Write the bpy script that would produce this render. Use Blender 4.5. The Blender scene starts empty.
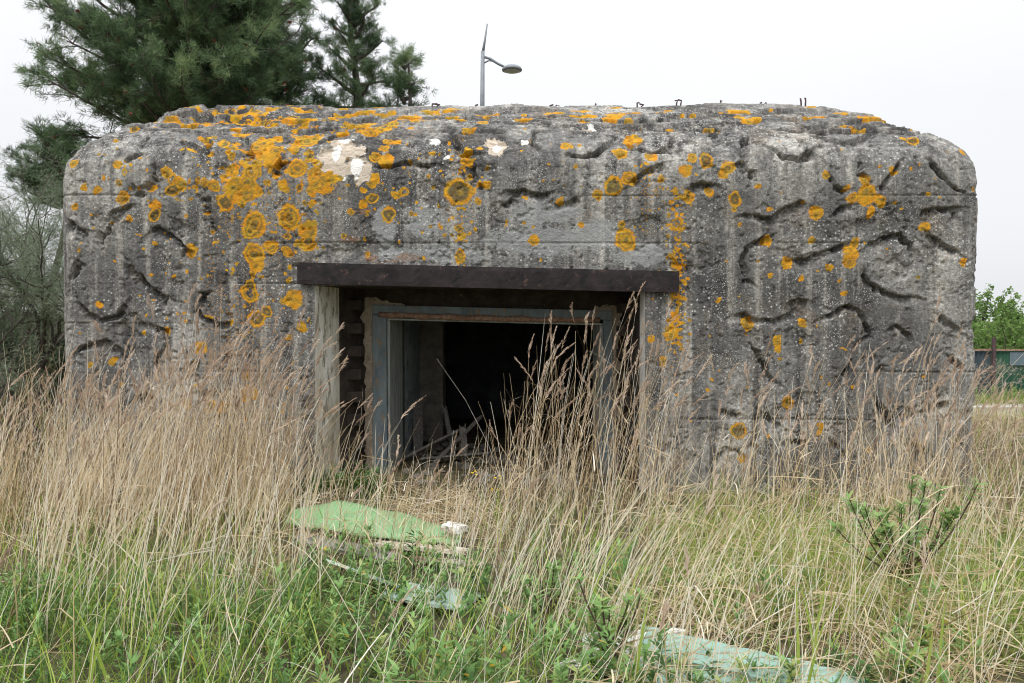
import bpy, bmesh, math, random
import numpy as np
from mathutils import Vector, Matrix
rng = np.random.default_rng(7)
random.seed(7)
SC = bpy.context.scene
COL = SC.collection
F, HOR, EYE, WALL = 800.0, 320.0, 1.5, 7.0      # focal length in px, horizon row, eye height, distance to the wall
R = math.radians

# ------------------------------------------------------------------ helpers
def at(px, py, y):                  # traced point -> world at depth y
    return np.array([(px-512)/F*y, y, EYE-(py-HOR)/F*y])
def on(px, py, z=0.0):              # traced point -> world on a level z
    y = (EYE-z)*F/(py-HOR)
    return np.array([(px-512)/F*y, y, z])

def tag(o, label=None, cat=None, group=None, kind=None):
    if label: o['label'] = label
    if cat: o['category'] = cat
    if group: o['group'] = group
    if kind: o['kind'] = kind
    return o
def empty(name, loc, label, cat, group=None):
    o = bpy.data.objects.new(name, None); COL.objects.link(o)
    o.location = loc; o.empty_display_size = .1
    return tag(o, label, cat, group)
def link(name, me, mats, parent=None):
    o = bpy.data.objects.new(name, me); COL.objects.link(o)
    if not isinstance(mats, (list, tuple)): mats = [mats]
    for m in mats: me.materials.append(m)
    if parent:
        o.parent = parent
    return o
def root_loc(parent):
    v = Vector((0,0,0))
    while parent: v += parent.location; parent = parent.parent
    return np.array(v)
def np_mesh(name, V, Q, parent=None, smooth=True, attrs=None, cols=None, matidx=None):
    V = np.asarray(V, dtype=np.float32) - root_loc(parent).astype(np.float32)
    Q = np.asarray(Q, dtype=np.int32)
    me = bpy.data.meshes.new(name)
    me.vertices.add(len(V)); me.vertices.foreach_set('co', V.ravel())
    k = Q.shape[1]
    me.loops.add(Q.size); me.loops.foreach_set('vertex_index', Q.ravel())
    me.polygons.add(len(Q))
    me.polygons.foreach_set('loop_start', np.arange(0, Q.size, k, dtype=np.int32))
    if smooth: me.polygons.foreach_set('use_smooth', np.ones(len(Q), dtype=bool))
    if matidx is not None: me.polygons.foreach_set('material_index', np.asarray(matidx, dtype=np.int32))
    me.update(calc_edges=True)
    for n, a in (attrs or {}).items():
        at_ = me.attributes.new(n, 'FLOAT', 'POINT'); at_.data.foreach_set('value', np.asarray(a, dtype=np.float32))
    for n, a in (cols or {}).items():
        at_ = me.attributes.new(n, 'FLOAT_COLOR', 'POINT'); at_.data.foreach_set('color', np.asarray(a, dtype=np.float32).ravel())
    return me

# --- value noise
def _h(ix, iy, iz, seed):
    n = (ix.astype(np.uint32)*np.uint32(374761393) ^ iy.astype(np.uint32)*np.uint32(668265263) ^ iz.astype(np.uint32)*np.uint32(2147483647 - 58) ^ np.uint32(seed*144665 + 13))
    n = (n ^ (n >> np.uint32(13)))*np.uint32(1274126177)
    n = (n ^ (n >> np.uint32(16)))*np.uint32(2246822519)
    return ((n ^ (n >> np.uint32(15))) & np.uint32(0xffffff)).astype(np.float64)/0xffffff
def vn(x, y, z=None, seed=0):
    x = np.asarray(x, float); y = np.asarray(y, float)
    z = np.zeros_like(x) if z is None else np.asarray(z, float)
    ix, iy, iz = np.floor(x).astype(np.int64), np.floor(y).astype(np.int64), np.floor(z).astype(np.int64)
    fx, fy, fz = x-ix, y-iy, z-iz
    fx, fy, fz = [f*f*(3-2*f) for f in (fx, fy, fz)]
    r = 0
    for a in (0,1):
        for b in (0,1):
            for c in (0,1):
                r = r + _h(ix+a, iy+b, iz+c, seed)*(fx if a else 1-fx)*(fy if b else 1-fy)*(fz if c else 1-fz)
    return r*2-1
def fbm(x, y, z=None, seed=0, oct=4, gain=.5):
    r = 0; a = 1.0; s = 1.0; t = 0
    for k in range(oct):
        r = r + a*vn(x*s, y*s, None if z is None else z*s, seed+k*17); t += a
        a *= gain; s *= 2.03
    return r/t
def sstep(a, b, x):
    t = np.clip((x-a)/(b-a), 0, 1); return t*t*(3-2*t)

# --- node helpers
def mat(name):
    m = bpy.data.materials.new(name); m.use_nodes = True
    nt = m.node_tree; nt.nodes.clear()
    return m, nt, nt.nodes, nt.links
class NB:
    def __init__(s, name):
        s.m, s.nt, s.n, s.l = mat(name)
        s.out = s.n.new('ShaderNodeOutputMaterial')
        s.tc = s.n.new('ShaderNodeTexCoord')
    def mapped(s, scale, src='Object'):
        mp = s.n.new('ShaderNodeMapping'); mp.inputs['Scale'].default_value = scale
        s.l.new(s.tc.outputs[src], mp.inputs['Vector']); return mp.outputs['Vector']
    def noise(s, scale, detail=5, rough=.55, vec=None, dist=0):
        t = s.n.new('ShaderNodeTexNoise'); t.inputs['Scale'].default_value = scale
        t.inputs['Detail'].default_value = detail; t.inputs['Roughness'].default_value = rough; t.inputs['Distortion'].default_value = dist
        s.l.new(vec if vec is not None else s.tc.outputs['Object'], t.inputs['Vector']); return t.outputs['Fac']
    def voro(s, scale, vec=None, out='Distance', rnd=1):
        t = s.n.new('ShaderNodeTexVoronoi'); t.inputs['Scale'].default_value = scale; t.inputs['Randomness'].default_value = rnd
        s.l.new(vec if vec is not None else s.tc.outputs['Object'], t.inputs['Vector']); return t.outputs[out]
    def ramp(s, fac, stops, interp='LINEAR'):
        r = s.n.new('ShaderNodeValToRGB'); e = r.color_ramp; e.interpolation = interp
        while len(e.elements) < len(stops): e.elements.new(.5)
        for el, (p, c) in zip(e.elements, stops):
            el.position = p; el.color = (c, c, c, 1) if isinstance(c, (int, float)) else (*c, 1)
        s.l.new(fac, r.inputs['Fac']); return r.outputs['Color']
    def mix(s, fac, a, b, mode='MIX'):
        x = s.n.new('ShaderNodeMix'); x.data_type = 'RGBA'; x.blend_type = mode
        for v, i in ((fac, 0), (a, 6), (b, 7)):
            if isinstance(v, (int, float)): x.inputs[i].default_value = v if i == 0 else (v, v, v, 1)
            elif isinstance(v, tuple): x.inputs[i].default_value = (*v, 1)
            else: s.l.new(v, x.inputs[i])
        return x.outputs[2]
    def math(s, op, a, b=0.0):
        x = s.n.new('ShaderNodeMath'); x.operation = op
        for v, i in ((a, 0), (b, 1)):
            if isinstance(v, (int, float)): x.inputs[i].default_value = v
            else: s.l.new(v, x.inputs[i])
        return x.outputs[0]
    def attr(s, name):
        a = s.n.new('ShaderNodeAttribute'); a.attribute_name = name; return a
    def sep(s, col):
        a = s.n.new('ShaderNodeSeparateColor'); s.l.new(col, a.inputs[0]); return a.outputs
    def bump(s, h, strength=.3, dist=.01):
        b = s.n.new('ShaderNodeBump'); b.inputs['Strength'].default_value = strength; b.inputs['Distance'].default_value = dist
        s.l.new(h, b.inputs['Height']); return b.outputs['Normal']
    def done(s, col, rough=.9, normal=None, metal=0, spec=.3, transl=0):
        p = s.n.new('ShaderNodeBsdfPrincipled')
        if isinstance(col, tuple): p.inputs['Base Color'].default_value = (*col, 1)
        else: s.l.new(col, p.inputs['Base Color'])
        if isinstance(rough, (int, float)): p.inputs['Roughness'].default_value = rough
        else: s.l.new(rough, p.inputs['Roughness'])
        p.inputs['Metallic'].default_value = metal
        p.inputs['Specular IOR Level'].default_value = spec
        if normal is not None: s.l.new(normal, p.inputs['Normal'])
        o = p.outputs[0]
        if transl:
            t = s.n.new('ShaderNodeBsdfTranslucent')
            if isinstance(col, tuple): t.inputs[0].default_value = (*col, 1)
            else: s.l.new(col, t.inputs[0])
            mx = s.n.new('ShaderNodeMixShader'); mx.inputs[0].default_value = transl
            s.l.new(o, mx.inputs[1]); s.l.new(t.outputs[0], mx.inputs[2]); o = mx.outputs[0]
        s.l.new(o, s.out.inputs['Surface']); return s.m

# ------------------------------------------------------------------ materials
def concrete_mat():
    b = NB('weathered_concrete')
    n1 = b.noise(.9, 7, .62)
    base = b.ramp(n1, [(.36, (.066,.065,.064)), (.47, (.135,.132,.126)), (.56, (.235,.229,.215)), (.68, (.44,.425,.39))])
    st = b.noise(1.0, 6, .6, b.mapped((9, 9, .5)))
    base = b.mix(b.ramp(st, [(.51, 0.0), (.65, .8)]), base, (.40,.38,.34))
    st2 = b.noise(1.0, 5, .6, b.mapped((11, 11, .32)))
    base = b.mix(b.math('MULTIPLY', b.ramp(st2, [(.45, 0.0), (.62, .88)]), b.ramp(b.noise(.8, 3), [(.4, .25), (.6, 1.0)])), base, (.05,.049,.05))
    bl = b.noise(5.5, 6, .65)
    base = b.mix(b.ramp(bl, [(.52, 0.0), (.68, .5)]), base, (.072,.069,.066))
    wm = b.noise(2.3, 5, .6)
    base = b.mix(b.ramp(wm, [(.55, 0.0), (.75, .5)]), base, (.25,.19,.13))
    gr = b.noise(38, 4, .7)
    base = b.mix(.6, base, b.ramp(gr, [(.3, .3), (.5, .95), (.7, 1.9)]), 'MULTIPLY')
    base = b.mix(b.ramp(b.noise(16, 6, .75), [(.5, 0.0), (.68, .75)]), base, (.055,.052,.05))
    base = b.mix(b.ramp(b.noise(11, 6, .75), [(.56, 0.0), (.7, .55)]), base, (.36,.345,.315))
    pit = b.voro(70)
    base = b.mix(b.ramp(pit, [(.1, .55), (.2, 0.0)]), base, (.045,.043,.04))
    A = b.attr('marks'); ch = b.sep(A.outputs['Color'])
    B = b.attr('marks_two'); c2 = b.sep(B.outputs['Color'])
    # bluish render patches, bare tan patches, white chips
    edge = b.math('SUBTRACT', b.noise(14, 5, .65), .5)
    jit = lambda ch_, k=1.1: b.math('ADD', ch_, b.math('MULTIPLY', edge, k))
    base = b.mix(b.ramp(jit(c2[0], 1.6), [(.4, 0.0), (.5, .7)]), base, b.mix(b.noise(9, 5), (.2,.205,.205), (.36,.365,.36)))
    base = b.mix(b.ramp(b.math('MULTIPLY', c2[1], b.noise(1.0, 6, .7, b.mapped((16,16,5)))), [(.22, 0.0), (.42, .6)]), base, (.22,.1,.04))
    base = b.mix(b.ramp(jit(ch[2], 1.5), [(.42, 0.0), (.5, .9)]), base, b.mix(b.noise(22, 5), (.46,.37,.28), (.62,.55,.46)))
    # pale crustose lichen dots
    dots = b.voro(26); dm = b.noise(1.7, 3)
    base = b.mix(b.math('MULTIPLY', b.ramp(dots, [(.17, .9), (.26, 0.0)]), b.ramp(dm, [(.44, 0.0), (.64, 1.0)])), base, (.52,.52,.49))
    dots2 = b.voro(60); 
    base = b.mix(b.math('MULTIPLY', b.ramp(dots2, [(.2, .9), (.3, 0.0)]), b.ramp(b.noise(3.1, 4), [(.48, 0.0), (.66, .9)])), base, (.55,.55,.52))
    base = b.mix(b.ramp(jit(A.outputs['Alpha'], 2.0), [(.5, 0.0), (.6, .9)]), base, (.78,.77,.74))
    # orange lichen
    od = b.voro(40)
    odm = b.math('ADD', b.ramp(b.noise(2.6, 3), [(.6, 0.0), (.72, .5)]), c2[2])
    base = b.mix(b.math('MULTIPLY', b.ramp(od, [(.2, .95), (.3, 0.0)]), odm), base, (.58,.25,.02))
    lc = b.ramp(b.math('ADD', ch[1], b.math('MULTIPLY', b.math('SUBTRACT', b.noise(48, 4, .7), .5), .7)),
                [(.1, (.13,.095,.04)), (.32, (.28,.18,.03)), (.58, (.45,.235,.016)), (.9, (.58,.28,.014))])
    lc = b.mix(b.ramp(b.noise(6.5, 3), [(.5, 0.0), (.62, .35)]), lc, b.mix(1.0, lc, (.82,1.18,1.3), 'MULTIPLY'))
    hue = b.noise(8.2, 2)
    lc = b.mix(b.ramp(hue, [(.45, 0.0), (.62, .55)]), lc, b.mix(1.0, lc, (1.0,.7,.5), 'MULTIPLY'))
    lm = b.math('ADD', ch[0], b.math('MULTIPLY', b.math('SUBTRACT', b.noise(34, 6, .8), .5), 1.25))
    base = b.mix(b.ramp(lm, [(.44, 0.0), (.53, .95)]), base, lc)
    h = b.math('ADD', b.math('MULTIPLY', b.noise(55, 8, .72), 1.0), b.math('MULTIPLY', pit, .5))
    return b.done(base, .95, b.bump(h, .6, .012), spec=.15)
def simple_mat(name, c1, c2, scale=6, rough=.9, bump=.3, stretch=None, metal=0, spec=.3, c3=None, t3=.62):
    b = NB(name); v = b.mapped(stretch) if stretch else None
    col = b.mix(b.ramp(b.noise(scale, 6, .65, v), [(.38, 0.0), (.64, 1.0)]), c1, c2)
    if c3: col = b.mix(b.ramp(b.noise(scale*2.3, 6, .7, v), [(t3-.04, 0.0), (t3+.03, .95)]), col, c3)
    return b.done(col, rough, b.bump(b.noise(scale*6, 6, .7, v), bump, .01), metal, spec)
def blade_mat(name, stops, transl=.3, rough=.65):
    b = NB(name)
    a = b.attr('tone')
    col = b.ramp(a.outputs['Fac'], stops)
    return b.done(col, rough, None, spec=.2, transl=transl)

M = {}
M['concrete'] = concrete_mat()
M['rust'] = simple_mat('rusted_steel', (.010,.008,.009), (.032,.023,.024), 6, .7, .3, (1,1,1), spec=.25, c3=(.08,.048,.04), t3=.64)
M['rustbar'] = simple_mat('flaking_rust', (.2,.1,.06), (.33,.24,.18), 22, .9, .6, c3=(.07,.04,.03))
M['bluesteel'] = simple_mat('blue_grey_painted_steel', (.09,.12,.135), (.16,.2,.215), 7, .6, .3, (1.5,1.5,.5), spec=.35, c3=(.2,.15,.11), t3=.585)
M['paleboard'] = simple_mat('pale_limewashed_reveal', (.46,.41,.31), (.82,.81,.75), 2.2, .9, .5, (2.5,2.5,.9), c3=(.26,.23,.17), t3=.56)
M['lining'] = simple_mat('grey_board_lining', (.2,.225,.22), (.36,.375,.355), 5, .85, .4, (3,3,.5), c3=(.1,.08,.07), t3=.64)
M['mortar'] = simple_mat('tan_mortar', (.25,.2,.15), (.4,.33,.25), 14, .95, .8, c3=(.1,.075,.05))
M['darkrecess'] = simple_mat('dark_brown_concrete', (.022,.017,.014), (.055,.042,.034), 7, .95, .7, c3=(.13,.1,.08), t3=.68)  # near-black brown shared by the recess walls, soffit and steps
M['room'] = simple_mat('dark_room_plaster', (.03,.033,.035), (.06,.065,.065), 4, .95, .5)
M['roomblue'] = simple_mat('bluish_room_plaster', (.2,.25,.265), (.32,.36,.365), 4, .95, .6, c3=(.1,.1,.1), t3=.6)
M['pier'] = simple_mat('brown_pier', (.13,.12,.10), (.22,.2,.17), 8, .95, .7)
M['greywood'] = simple_mat('grey_weathered_wood', (.13,.12,.11), (.27,.25,.22), 4, .9, .6, (14,2,14))
M['iron'] = simple_mat('rusty_iron', (.05,.035,.04), (.1,.06,.06), 30, .8, .3)
M['galv'] = simple_mat('galvanised_steel', (.16,.18,.2), (.22,.24,.26), 4, .5, .1, spec=.5)
M['lampglass'] = simple_mat('lamp_glass', (.3,.33,.33), (.4,.42,.42), 8, .3, .05, spec=.5)
def paint_mat(name, p1, p2, wood, thr, scale=9, stretch=(1,4,4)):
    b = NB(name); v = b.mapped(stretch)
    w = b.mix(b.noise(5, 5, .6, b.mapped((2,18,18))), wood, tuple(c*1.6 for c in wood))
    p = b.mix(b.noise(3, 4), p1, p2)
    n = b.noise(scale, 7, .7, v)
    col = b.mix(b.ramp(n, [(thr-.02, 1.0), (thr+.03, 0.0)]), p, w)
    return b.done(col, .7, b.bump(b.noise(40, 6, .7, v), .4, .01), spec=.3)
M['greenpanel'] = paint_mat('bright_green_sheet', (.17,.33,.145), (.235,.38,.2), (.2,.19,.12), .37, 7, (2,2,2))
M['teal'] = paint_mat('peeling_teal_paint', (.2,.33,.28), (.32,.46,.4), (.2,.16,.11), .43, 7, (1,9,9))
M['pale_teal'] = paint_mat('faded_turquoise_paint', (.3,.44,.39), (.42,.53,.48), (.34,.3,.22), .42, 6)
M['cream'] = paint_mat('flaking_cream_paint', (.5,.46,.36), (.62,.58,.5), (.2,.15,.1), .46, 8)
M['whitechip'] = paint_mat('flaked_white_board', (.62,.63,.58), (.72,.72,.68), (.17,.15,.12), .46, 9)
M['bark'] = simple_mat('tree_bark', (.06,.05,.042), (.13,.11,.095), 9, .95, .8, (1,1,.3))
M['brownstem'] = simple_mat('brown_stem', (.06,.035,.028), (.11,.07,.05), 20, .9, .3)
M['pine'] = blade_mat('pine_needles', [(0, (.035,.06,.03)), (.5, (.11,.175,.085)), (.85, (.21,.295,.14)), (1, (.28,.34,.15))], .35)
M['pinecone'] = blade_mat('pine_cones', [(0, (.12,.03,.025)), (.6, (.2,.055,.04)), (1, (.3,.13,.07))], 0)
M['tam'] = blade_mat('feathery_foliage', [(0, (.10,.125,.085)), (.5, (.19,.24,.15)), (1, (.32,.36,.25))], .4)
M['leaf'] = blade_mat('broad_leaves', [(0, (.08,.14,.035)), (.5, (.16,.27,.07)), (1, (.28,.4,.13))], .5)
M['darkleaf'] = blade_mat('dark_leaves', [(0, (.03,.045,.026)), (.6, (.075,.105,.055)), (1, (.14,.18,.09))], .25)
M['straw'] = blade_mat('dry_straw', [(0, (.16,.10,.055)), (.22, (.36,.25,.135)), (.48, (.60,.465,.285)), (.75, (.76,.645,.455)), (1, (.84,.79,.70))], .4)
M['plume'] = blade_mat('dry_seed_heads', [(0, (.3,.2,.15)), (.5, (.52,.39,.29)), (1, (.68,.57,.46))], .4)
M['grass'] = blade_mat('green_grass_blades', [(0, (.075,.12,.02)), (.4, (.19,.29,.045)), (.7, (.33,.45,.08)), (1, (.50,.54,.16))], .5)
M['herb'] = blade_mat('herb_leaves', [(0, (.055,.115,.035)), (.5, (.145,.27,.08)), (.9, (.27,.43,.15)), (.97, (.36,.40,.14)), (1, (.55,.38,.06))], .4)
M['flower'] = simple_mat('yellow_petals', (.65,.45,.02), (.75,.55,.03), 30, .7, .1)
def ground_mat():
    b = NB('rough_grassland_soil')
    c = b.mix(b.ramp(b.noise(.6, 6, .6), [(.4, 0.0), (.6, 1.0)]), (.075,.06,.042), (.085,.1,.04))
    c = b.mix(b.ramp(b.noise(7, 6, .7), [(.42, 0.0), (.62, .85)]), c, (.21,.165,.105))
    c = b.mix(b.ramp(b.noise(40, 4, .7), [(.5, 0.0), (.65, .6)]), c, (.05,.04,.03))
    return b.done(c, .95, b.bump(b.noise(30, 8, .75), .9, .03), spec=.1)
M['ground'] = ground_mat()
M['road'] = simple_mat('pale_road_surface', (.24,.23,.22), (.33,.32,.3), 3, .9, .2)
M['kerb'] = simple_mat('kerb_concrete', (.38,.37,.34), (.52,.51,.48), 5, .9, .3)
def sheet_mat(name, c1, c2):
    return simple_mat(name, c1, c2, 1.3, .85, .15, (1.5,1.5,.4), spec=.1, c3=(.12,.075,.05), t3=.72)
M['greensheet'] = sheet_mat('green_sheet_metal', (.018,.055,.035), (.032,.082,.052))
M['bluesheet'] = sheet_mat('blue_grey_sheet_metal', (.025,.04,.048), (.05,.066,.072))
M['patch'] = sheet_mat('pale_sheet_patch', (.11,.15,.17), (.16,.2,.22))
M['dead'] = simple_mat('bleached_dead_wood', (.2,.18,.165), (.33,.3,.28), 12, .95, .4)

# ------------------------------------------------------------------ strip accumulator: leaves, blades, needles, seed heads
class Strips:
    def __init__(s): s.V=[]; s.Q=[]; s.T=[]; s.MI=[]; s.n=0
    def add(s, base, A, B, W, S, tone, nseg=2, taper=(1,.7,.12), mi=0, C=None):
        """base + A t + B t^2 (+ C t^3); width W along S"""
        base, A, B, S = [np.asarray(q, float).reshape(-1,3) for q in (base, A, B, S)]
        N = len(base); W = np.broadcast_to(W, N); tone = np.broadcast_to(tone, N)
        t = np.linspace(0, 1, nseg+1)
        tp = np.interp(t, np.linspace(0,1,len(taper)), taper)
        P = base[:,None,:] + A[:,None,:]*t[None,:,None] + B[:,None,:]*(t**2)[None,:,None]
        if C is not None: P = P + C[:,None,:]*(t**3)[None,:,None]
        off = S[:,None,:]*(W[:,None]*tp[None,:]*.5)[:,:,None]
        V = np.stack([P-off, P+off], 2)                       # N, k, 2, 3
        k = nseg+1
        idx = (np.arange(N)*k*2)[:,None] + (np.arange(nseg)*2)[None,:] + s.n
        q = np.stack([idx, idx+1, idx+3, idx+2], -1).reshape(-1,4)
        s.V.append(V.reshape(-1,3)); s.Q.append(q); s.T.append(np.repeat(tone, k*2)); s.MI.append(np.full(len(q), mi))
        s.n += N*k*2
    def build(s, name, mats, parent=None):
        me = np_mesh(name, np.concatenate(s.V), np.concatenate(s.Q), parent, True, {'tone': np.concatenate(s.T)}, matidx=np.concatenate(s.MI))
        return link(name, me, mats, parent)
def unit(v): return v/np.maximum(np.linalg.norm(v, axis=-1, keepdims=True), 1e-9)
def rdir(n):
    v = rng.normal(size=(n,3)); return unit(v)
def perp(D, n=None):
    r = rdir(len(D)); return unit(np.cross(D, r))

# ------------------------------------------------------------------ tubes and boxes
class Tubes:
    def __init__(s): s.V=[]; s.Fc=[]; s.n=0
    def add(s, pts, rad, k=6):
        pts = np.asarray(pts, float); n = len(pts); rad = np.broadcast_to(rad, n)
        T = np.gradient(pts, axis=0); T = unit(T)
        ref = np.array([0,0,1.]) if abs(T[0][2]) < .9 else np.array([1.,0,0])
        U = unit(np.cross(T, ref)); Wv = np.cross(T, U)
        a = np.arange(k)*2*math.pi/k
        ring = pts[:,None,:] + rad[:,None,None]*(np.cos(a)[None,:,None]*U[:,None,:] + np.sin(a)[None,:,None]*Wv[:,None,:])
        o = s.n; s.V.append(ring.reshape(-1,3))
        for i in range(n-1):
            for j in range(k):
                s.Fc.append((o+i*k+j, o+i*k+(j+1)%k, o+(i+1)*k+(j+1)%k, o+(i+1)*k+j))
        s.Fc.append(tuple(o+j for j in range(k))[::-1]); s.Fc.append(tuple(o+(n-1)*k+j for j in range(k)))
        s.n += n*k
    def build(s, name, m, parent=None):
        V = np.concatenate(s.V) - root_loc(parent)
        me = bpy.data.meshes.new(name); me.from_pydata(V.tolist(), [], s.Fc)
        me.polygons.foreach_set('use_smooth', np.ones(len(me.polygons), dtype=bool)); me.update()
        return link(name, me, m, parent)
def poly_mesh(name, V, Fc, m, parent=None, bevel=0, smooth=False):
    V = np.asarray(V, float) - root_loc(parent)
    me = bpy.data.meshes.new(name); me.from_pydata(V.tolist(), [], Fc)
    bm = bmesh.new(); bm.from_mesh(me)
    bmesh.ops.recalc_face_normals(bm, faces=bm.faces)
    if bevel: bmesh.ops.bevel(bm, geom=bm.edges[:], offset=bevel, segments=2, affect='EDGES', profile=.6)
    bm.to_mesh(me); bm.free()
    if smooth: me.polygons.foreach_set('use_smooth', np.ones(len(me.polygons), dtype=bool))
    me.update()
    return link(name, me, m, parent)
BOXF = [(0,1,3,2),(4,6,7,5),(0,4,5,1),(2,3,7,6),(0,2,6,4),(1,5,7,3)]
def boxes(lst, shear=0.0, x0=0.0):
    V=[]; Fc=[]
    for (a,b,c,d,e,f) in lst:
        o=len(V)
        for x in (a,b):
            for y in (c,d):
                for z in (e,f): V.append((x,y,z - shear*(x-x0)))
        Fc += [tuple(i+o for i in q) for q in BOXF]
    return V, Fc
def plank(name, p0, p1, width, thick, m, parent=None, roll=0.0, seed=0, ragged=.02, n=14, sag=0.0, wav=.006):
    """a worn board from p0 to p1 (centre line), broken ends, wavering edges"""
    r = np.random.default_rng(seed+100)
    p0=np.array(p0,float); p1=np.array(p1,float); D=p1-p0; L=np.linalg.norm(D); D/=L
    side=np.cross(D,[0,0,1.]); side/=np.linalg.norm(side); up=np.cross(side,D)
    c,s_=math.cos(roll),math.sin(roll); side,up = side*c+up*s_, up*c-side*s_
    V=[]; Fc=[]; m_=5
    for layer in (0,1):
        for i in range(n+1):
            for j in range(m_+1):
                t=i/n; q=j/m_-.5
                e = 0
                if i==0: e = r.uniform(-ragged,ragged)*2
                if i==n: e = r.uniform(-ragged,ragged)*2
                wv = (r.uniform(-1,1)*wav if j in (0,m_) else 0)
                h = (thick/2 if layer else -thick/2)*(.75 if (j in (0,m_) or i in (0,n)) else 1) + sag*math.sin(math.pi*t) + r.uniform(-1,1)*.0015
                V.append(p0 + D*(t*L+e) + side*(q*width+wv) + up*h)
    def ix(l,i,j): return l*(n+1)*(m_+1)+i*(m_+1)+j
    for i in range(n):
        for j in range(m_):
            Fc.append((ix(1,i,j),ix(1,i+1,j),ix(1,i+1,j+1),ix(1,i,j+1)))
            Fc.append((ix(0,i,j),ix(0,i,j+1),ix(0,i+1,j+1),ix(0,i+1,j)))
        for j in (0,m_):
            Fc.append((ix(0,i,j),ix(0,i+1,j),ix(1,i+1,j),ix(1,i,j)))
    for j in range(m_):
        for i in (0,n): Fc.append((ix(0,i,j),ix(0,i,j+1),ix(1,i,j+1),ix(1,i,j)))
    return poly_mesh(name, V, Fc, m, parent)

# ------------------------------------------------------------------ ground
def gz(x, y):
    x=np.asarray(x,float); y=np.asarray(y,float)
    drop = -.55*sstep(9, 19, y)*sstep(2.5, 7, x)
    return .05*fbm(x*.7, y*.7, seed=3, oct=3) + drop
def axis(lim, fine, step, grow=1.14):
    a=[0.0]; s=step
    while a[-1] < lim:
        if a[-1] > fine: s*=grow
        a.append(a[-1]+s)
    return np.array(a)
ax = axis(900, 8, .09); ax = np.concatenate([-ax[:0:-1], ax])
ay = np.concatenate([-axis(60, 2, .2)[:0:-1], axis(900, 12, .09)])
X, Y = np.meshgrid(ax, ay); nx, ny = len(ax), len(ay)
Z = gz(X, Y) + .012*fbm(X*6, Y*6, seed=9, oct=3)
Z = np.where((X>-3.9)&(X<4.05)&(Y>6.9)&(Y<12.4), np.minimum(Z, -.02), Z)
I = np.arange(nx*ny).reshape(ny, nx)
Q = np.stack([I[:-1,:-1], I[:-1,1:], I[1:,1:], I[1:,:-1]], -1).reshape(-1,4)
tag(link('ground', np_mesh('ground', np.stack([X,Y,Z],-1).reshape(-1,3), Q), M['ground']), kind='structure')

# ------------------------------------------------------------------ bunker shell
BUN = empty('bunker', (0.08, 7.0, 0), 'lichen-spotted grey concrete bunker with a dark open doorway in the grass', 'bunker')
XL, XR, YB, RC = -3.98, 4.13, 12.6, .17
HX0, HX1, HZ = -1.724, 1.164, 1.80                 # the embrasure cut in the front face
ctrl = np.array([(0,-.35),(0,2.72),(.02,2.88),(.07,3.00),(.16,3.10),(.31,3.225),(.6,3.42),(.85,3.54),(1.2,3.665),(1.7,3.745),(2.2,3.79)])
seg = np.concatenate([[0], np.cumsum(np.linalg.norm(np.diff(ctrl,axis=0),axis=1))])
s_at = seg - .35                                    # s == z on the vertical part
low = np.arange(-.35, .3, .03)
rows_z = np.concatenate([low, np.linspace(.3, HZ, 178)[0:], np.arange(HZ+.0085, 2.9, .0085)])
r=[]; s_=2.9; st=.009
while s_ < s_at[-1]:
    r.append(s_); s_ += st
    if s_ > 3.35: st *= 1.018
rows = np.concatenate([rows_z, r, [s_at[-1]]])
pd = np.interp(rows, s_at, ctrl[:,0]); pz = np.interp(rows, s_at, ctrl[:,1])
for _ in range(5):                                  # soften the profile's corners
    k = rows > 2.6
    sm = lambda a: np.where(k, np.concatenate([[a[0]], (a[:-2]+2*a[1:-1]+a[2:])/4, [a[-1]]]), a)
    pd, pz = sm(pd), sm(pz)
f0 = (HX0-(XL+RC))/((XR-RC)-(XL+RC)); f1 = (HX1-(XL+RC))/((XR-RC)-(XL+RC))
step = .0082; Lf = (XR-RC)-(XL+RC)
tf = np.concatenate([np.linspace(0,f0,int(f0*Lf/step))[:-1], np.linspace(f0,f1,int((f1-f0)*Lf/step))[:-1], np.linspace(f1,1,int((1-f1)*Lf/step))])
nc = 44; nside = 150; nback = 40
tside = np.linspace(0,1,nside)**1.6                 # fine near the front
# loop: left side (back->front), corner, front, corner, right side, back edge
def ring(d):
    rc = RC + .12*d
    xl, xr, yf, yb = XL+d, XR-d, WALL+d, YB-d
    ts = tside[::-1]
    Ls = np.stack([np.full(nside, xl), yf+rc+(yb-yf-rc)*ts], 1)[:-1]
    a = np.linspace(math.pi, 1.5*math.pi, nc)
    C1 = np.stack([xl+rc+rc*np.cos(a), yf+rc+rc*np.sin(a)], 1)[:-1]
    Fr = np.stack([xl+rc+(xr-xl-2*rc)*tf, np.full(len(tf), yf)], 1)
    a = np.linspace(1.5*math.pi, 2*math.pi, nc)
    C2 = np.stack([xr-rc+rc*np.cos(a), yf+rc+rc*np.sin(a)], 1)[1:]
    Rs = np.stack([np.full(nside, xr), yf+rc+(yb-yf-rc)*tside], 1)[1:]
    Bk = np.stack([np.linspace(xr, xl, nback), np.full(nback, yb)], 1)[1:-1]
    return np.concatenate([Ls, C1, Fr, C2, Rs, Bk])
base_ring = ring(0.0); ncol = len(base_ring); nrow = len(rows)
fs = (nside-1)+(nc-1); fe = fs+len(tf)              # the front columns
P = np.zeros((nrow, ncol, 3))
for i in range(nrow):
    P[i,:,:2] = ring(pd[i]); P[i,:,2] = pz[i]
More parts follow.
